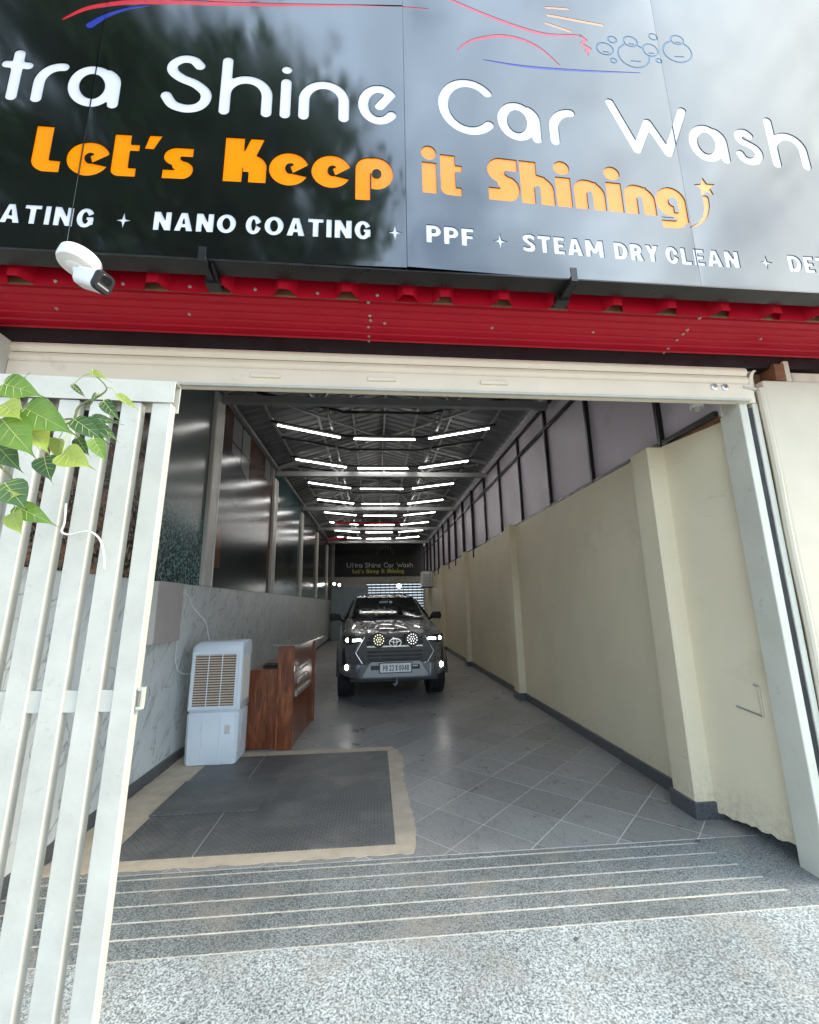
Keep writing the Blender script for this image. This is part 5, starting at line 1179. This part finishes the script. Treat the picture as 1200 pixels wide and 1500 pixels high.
for s_ in (-1, 1):
    MB().tube([(s_*.50, -.045, 1.06), (s_*.645, -.035, .815), (s_*.535, -.05, .645)], .009, 6).build('grille_trim', M['chrome'], car)
    a = [(.515, 1.0, 1.05), (.60, .97, 1.068), (.75, .945, 1.078), (.855, .96, 1.07)]; pts_ = [(s_*x, zb, zt) for x, zb, zt in a]; pts_ = pts_ if s_ > 0 else pts_[::-1]
    hl = strip('headlight', gb, pts_, .016, .05, car)
    a = [(.56, 1.0, 1.035), (.70, .985, 1.03)]; pts_ = [(s_*x, zb, zt) for x, zb, zt in a]; pts_ = pts_ if s_ > 0 else pts_[::-1]
    strip('light_bar', emit('daylight_lamp_%d' % s_, (1, .98, .93), 2.0), pts_, .022, .01, hl, 4)
    x = s_*.775; MB().lathe([(.034, 0), (.034, -.02), (.02, -.03), (.002, -.032)], (x, sx(x)+.004, 1.01), 'y', 14).build('beam_lens', M['lamp'], hl)
    a = [(.80, .60, .66), (.835, .60, .90), (.87, .62, .80)]; pts_ = [(s_*x, zb, zt) for x, zb, zt in a]; pts_ = pts_ if s_ > 0 else pts_[::-1]
    fg = strip('fog_bezel', gb, pts_, .012, .03, car)
    MB().lathe([(.045, 0), (.045, -.02), (.034, -.026), (.002, -.028)], (s_*.775, sx(.775)-.045, .585), 'y', 16).build('fog_lamp', M['lamp'], fg)
    al = MB().lathe([(.06, .09), (.105, .05), (.122, 0), (.122, -.015), (.112, -.015), (.108, 0)], (s_*.275, -.14, 1.02), 'y', 28).build('round_lamp', gb, car, smooth=True)
    MB().lathe([(.107, -.006), (.001, -.007)], (s_*.275, -.14, 1.02), 'y', 28).build('reflector', mb_, al)
    k = 0
    for (qx, qz) in [(0, 0)]+[(.038*math.cos(R(60*i)), .038*math.sin(R(60*i))) for i in range(6)]+[(.078*math.cos(R(30*i+15)), .078*math.sin(R(30*i+15))) for i in range(12)]:
        if k == 0: dmat = emit('lamp_diode', (1, .93, .66) if s_ < 0 else (1, 1, .95), .7)
        MB().lathe([(.0085, -.009), (.006, -.013), (.001, -.014)], (s_*.275+qx, -.14, 1.02+qz), 'y', 8).build('diode', dmat, al); k += 1
    MB().tube([(s_*.275, -.10, .91), (s_*.275, -.05, .88)], .012, 6).build('lamp_bracket', mb_, al)
    # mirrors
    mr = MB().loft([[(s_*xx_, 1.62+dy, zz) for xx_, zz, dy in ((.93, 1.29-.0, o), (1.13, 1.27, o+.03), (1.16, 1.34, o+.04), (1.13, 1.42, o+.03), (.96, 1.42, o), (.92, 1.36, o))] for o in (0, .14)]).build('wing_mirror', gb, car, bevel=.015, smooth=True)
    MB().tube([(s_*.94, 1.70, 1.30), (s_*.84, 1.68, 1.25)], .025, 8).build('mirror_stalk', gb, mr)
    # wheels
    for c in WC:
        wx = s_*.80
        wh = MB().lathe([(.05, .145), (.20, .12), (.235, .14), (.245, .14), (.245, -.13), (.05, -.13)], (0, 0, 0), 'x', 28)
        wh.v = [(wx+s_*p[0], p[1]+c, p[2]+.385) for p in wh.v]; wo = wh.build('wheel', M['silver'], car, smooth=True)
        ty = MB().lathe([(.246, .13), (.30, .148), (.35, .145), (.376, .125), (.378, .06), (.366, .058), (.366, .04), (.379, .038), (.379, -.038), (.366, -.04), (.366, -.058), (.378, -.06), (.376, -.125), (.35, -.145), (.30, -.148), (.246, -.13)], (0, 0, 0), 'x', 44)
        for i in range(44):
            A = 2*math.pi*i/44
            for (xa, xb) in ((.062, .135), (-.135, -.062), (-.03, .03)):
                ca, sa = math.cos(A), math.sin(A); P8 = []
                for xx_ in (xa, xb):
                    for (rr_, tt) in ((.365, -.014), (.387, -.012), (.387, .012), (.365, .014)): P8.append((xx_, rr_*ca-tt*sa, rr_*sa+tt*ca))
                ty.add(P8, [(0, 1, 2, 3), (7, 6, 5, 4), (0, 4, 5, 1), (1, 5, 6, 2), (2, 6, 7, 3), (3, 7, 4, 0)])
        ty.v = [(wx+s_*p[0], p[1]+c, p[2]+.385) for p in ty.v]; ty.build('tyre', rub, wo, smooth=True)
        MB().tube([(s_*.93, c+.50*math.cos(R(a)), .40+.50*math.sin(R(a))) for a in range(0, 181, 12)], .034, 8).build('arch_flare', mb_, car, smooth=True)
bx('wheel_well', M['flat_black'], car, -.64, .64, .36, 1.34, .58, .98)
# silver skid plate, number plate, hook
sk = strip('skid_plate', pm('satin_silver_paint', (.36, .36, .36), .45, metal=.2, var=.03), [(-.53, .435, .47), (-.42, .43, .655), (-.38, .43, .672), (.38, .43, .672), (.42, .43, .655), (.53, .435, .47)], .085, .02, car, 4, bevel=.006)
for a, b_ in ((-.40, -.262), (.262, .40)): strip('skid_inset', gb, [(a, .545, .615), (b_, .545, .615)], .0885, .008, sk, 2)
for k in range(3): bx('badge_letter', M['silver'], sk, .285+k*.03, .305+k*.03, -.0925, -.0886, .588, .604)
npl = MB().box(-.255, .255, -.108, -.094, .505, .645).build('number_plate', pm('plate_white', (.90, .90, .88), .35, var=.02), car, bevel=.006)
strip('plate_frame', gb, [(-.268, .492, .657), (.268, .492, .657)], .0935, .01, npl, 2)
def flat_glyph(f, h, y, name, mat, parent):
    vv, ee = [], []
    for L_ in contours(f, h):
        b0 = len(vv); vv += [Vector(p) for p in L_]; ee += [(b0+k, b0+(k+1) % len(L_)) for k in range(len(L_))]
    if not vv: return
    v_, _e, f_ = delaunay_2d_cdt(vv, ee, [], 0, 1e-7)[:3]
    C_ = np.array([[sum(v_[i].x for i in t)/3, sum(v_[i].y for i in t)/3] for t in f_]); ins = f(C_[:, 0], C_[:, 1]) < 0
    b = MB(); b.v = [(p.x, y, p.y) for p in v_]+[(p.x, y+.002, p.y) for p in v_]; n_ = len(v_)
    b.f = [tuple(t) for t, q_ in zip(f_, ins) if q_]+[tuple(i+n_ for i in reversed(t)) for t, q_ in zip(f_, ins) if q_]
    return b.build(name, mat, parent)
x = -.205
for ch in 'PB 22 X 0048':
    if ch == ' ': x += .016; continue
    w_ = .0355; flat_glyph(caps(ch, x, w_, .531, .084, .0108), .0015, -.1095, 'plate_letter', M['flat_black'], npl); x += w_+.0068
MB().tube([(.02, -.02, .40), (.02, -.05, .34), (.0, -.05, .30), (-.03, -.04, .32)], .018, 8).build('tow_hook', M['steel'], car)
bx('under_guard', mb_, car, -.72, .72, .02, .30, .36, .43)
# oval emblem
em = MB()
def torus_e(b, cx, cz, a, bb, r, y, n=28):
    b.tube([(cx+a*math.cos(2*math.pi*k/n), y, cz+bb*math.sin(2*math.pi*k/n)) for k in range(n+1)], r, 6)
torus_e(em, 0, .965, .098, .066, .009, -.062); torus_e(em, 0, .972, .030, .056, .007, -.064); torus_e(em, 0, .995, .076, .026, .007, -.066)
em.build('emblem', M['chrome'], car, smooth=True)
# cab
cabr = []
for s, wb, zb, wt, zt in ((1.24, .80, 1.25, .74, 1.282), (1.45, .855, 1.25, .715, 1.40), (2.02, .885, 1.25, .625, 1.715), (2.12, .885, 1.25, .615, 1.752), (2.4, .885, 1.25, .61, 1.785), (3.1, .885, 1.25, .61, 1.78), (3.3, .885, 1.25, .60, 1.74), (3.55, .885, 1.25, .70, 1.27)):
    half = [(wb, zb), (wb-.01, zb+.02), (wt+.03, zt-.05 if zt-zb > .12 else zb+(zt-zb)*.6), (wt-.03, zt-.008), (wt*.5, zt+.008), (0, zt+.012)]
    cabr.append([(x, s, z) for x, z in half+[(-x, z) for x, z in reversed(half[:-1])]])
MB().loft(cabr).build('cab', paint, car, smooth=True)
b = MB(); NN = 10
for (s, w_, z) in ((1.275, .715, 1.315), (1.45, .685, 1.420), (1.75, .635, 1.583), (1.995, .592, 1.712)):
    for i in range(NN+1):
        x = -w_+2*w_*i/NN; b.v.append((x, s-.012-.012*(1-(x/w_)**2), z+.013))
for r_i in range(3):
    for i in range(NN): a = r_i*(NN+1)+i; b.f.append((a, a+1, a+NN+2, a+NN+1))
nv = len(b.v); b.v += [(x, y+.004, z-.004) for x, y, z in b.v]; b.f += [tuple(i+nv for i in reversed(f)) for f in list(b.f)]
ws = b.build('windscreen', glass, car, smooth=True)
for s_ in (-1, 1): MB().tube([(s_*.1-.05, 1.262, 1.325), (s_*.1+.42, 1.285, 1.345)], .008, 6).build('wiper', mb_, ws)
bx('cowl', mb_, car, -.70, .70, 1.20, 1.275, 1.288, 1.312, bevel=.005)
bx('inside_mirror', mb_, ws, -.09, .09, 1.80, 1.815, 1.63, 1.69)
for x, z, w_, m_ in ((-.05, 1.62, .09, M['teal_board']), (.10, 1.62, .03, M['paper'])): bx('windscreen_sticker', m_, ws, x-w_, x+w_, 1.755-(1.62-z), 1.757, z-.03, z+.03)
for s_ in (-1, 1):
    b = MB(); q = [(s_*.890, 1.60, 1.30), (s_*.890, 3.2, 1.30), (s_*.672, 3.1, 1.70), (s_*.672, 2.12, 1.70)]; b.v = q+[(x+s_*.006, y, z) for x, y, z in q]; b.f = [(0, 1, 2, 3), (7, 6, 5, 4), (0, 4, 5, 1), (1, 5, 6, 2), (2, 6, 7, 3), (3, 7, 4, 0)]; b.build('side_window', glass, car)
    MB().tube([(s_*.47, 2.3, 1.80), (s_*.47, 3.2, 1.79)], .018, 6).build('roof_rail', gb, car)
    MB().tube([(s_*.70, .14, 1.075), (s_*.715, .5, 1.150), (s_*.73, 1.24, 1.262)], .004, 5).build('bonnet_gap', M['flat_black'], car)
MB().loft([[(x, s, z) for x, z in ((-.30, zc(s)+.004), (-.24, zc(s)+.03*k_), (.24, zc(s)+.03*k_), (.30, zc(s)+.004))] for s, k_ in ((.35, .5), (.55, 1.1), (1.0, 1.1), (1.16, .8))], closed=False).build('bonnet_bulge', paint, car, smooth=True)

# ================================================================ sign on the back wall
bs = thing('back_sign', 'dark sign with small shop name on back wall of hall', 'sign', (.27, 21.9, 2.96))
bx('board', M['flat_black'], bs, -1.98, 2.50, 21.90, 21.96, 2.96, 4.62)
sgrey = pm('dull_white_letter', (.55, .55, .56), .5); solive = pm('dull_yellow_letter', (.42, .42, .05), .5)
kx, kz = 3.12/5.56, .52
# the same lettering at small size
def small(fs, tx, tz, k, s_):
    f0 = U(*fs); f = lambda X, Y: f0((X-tx)/k, (Y-tz)/k)*k
    b = f0.box; f.box = (b[0]*k+tx, b[1]*k+tx, b[2]*k+tz, b[3]*k+tz); return f
for k_, fs in L1.items(): flat_glyph(small(fs, .22, 3.40-4.28*.60, .60, 1), .012, 21.894, 'letter', sgrey, bs)
for k_, fs in L2.items(): flat_glyph(small(fs, .14, 3.12-3.83*.70, .70, 1), .012, 21.894, 'letter', solive, bs)
for i in range(9):
    A = R(10+20*i); flat_glyph(stroke([(.55+.34*math.cos(A), 4.05+.34*math.sin(A)), (.55+.48*math.cos(A), 4.05+.48*math.sin(A))], .022), .012, 21.894, 'ray', pm('dull_gold', (.10, .09, .06), .5) if i == 0 else bpy.data.materials['dull_gold'], bs)
print('objects', len(bpy.data.objects))
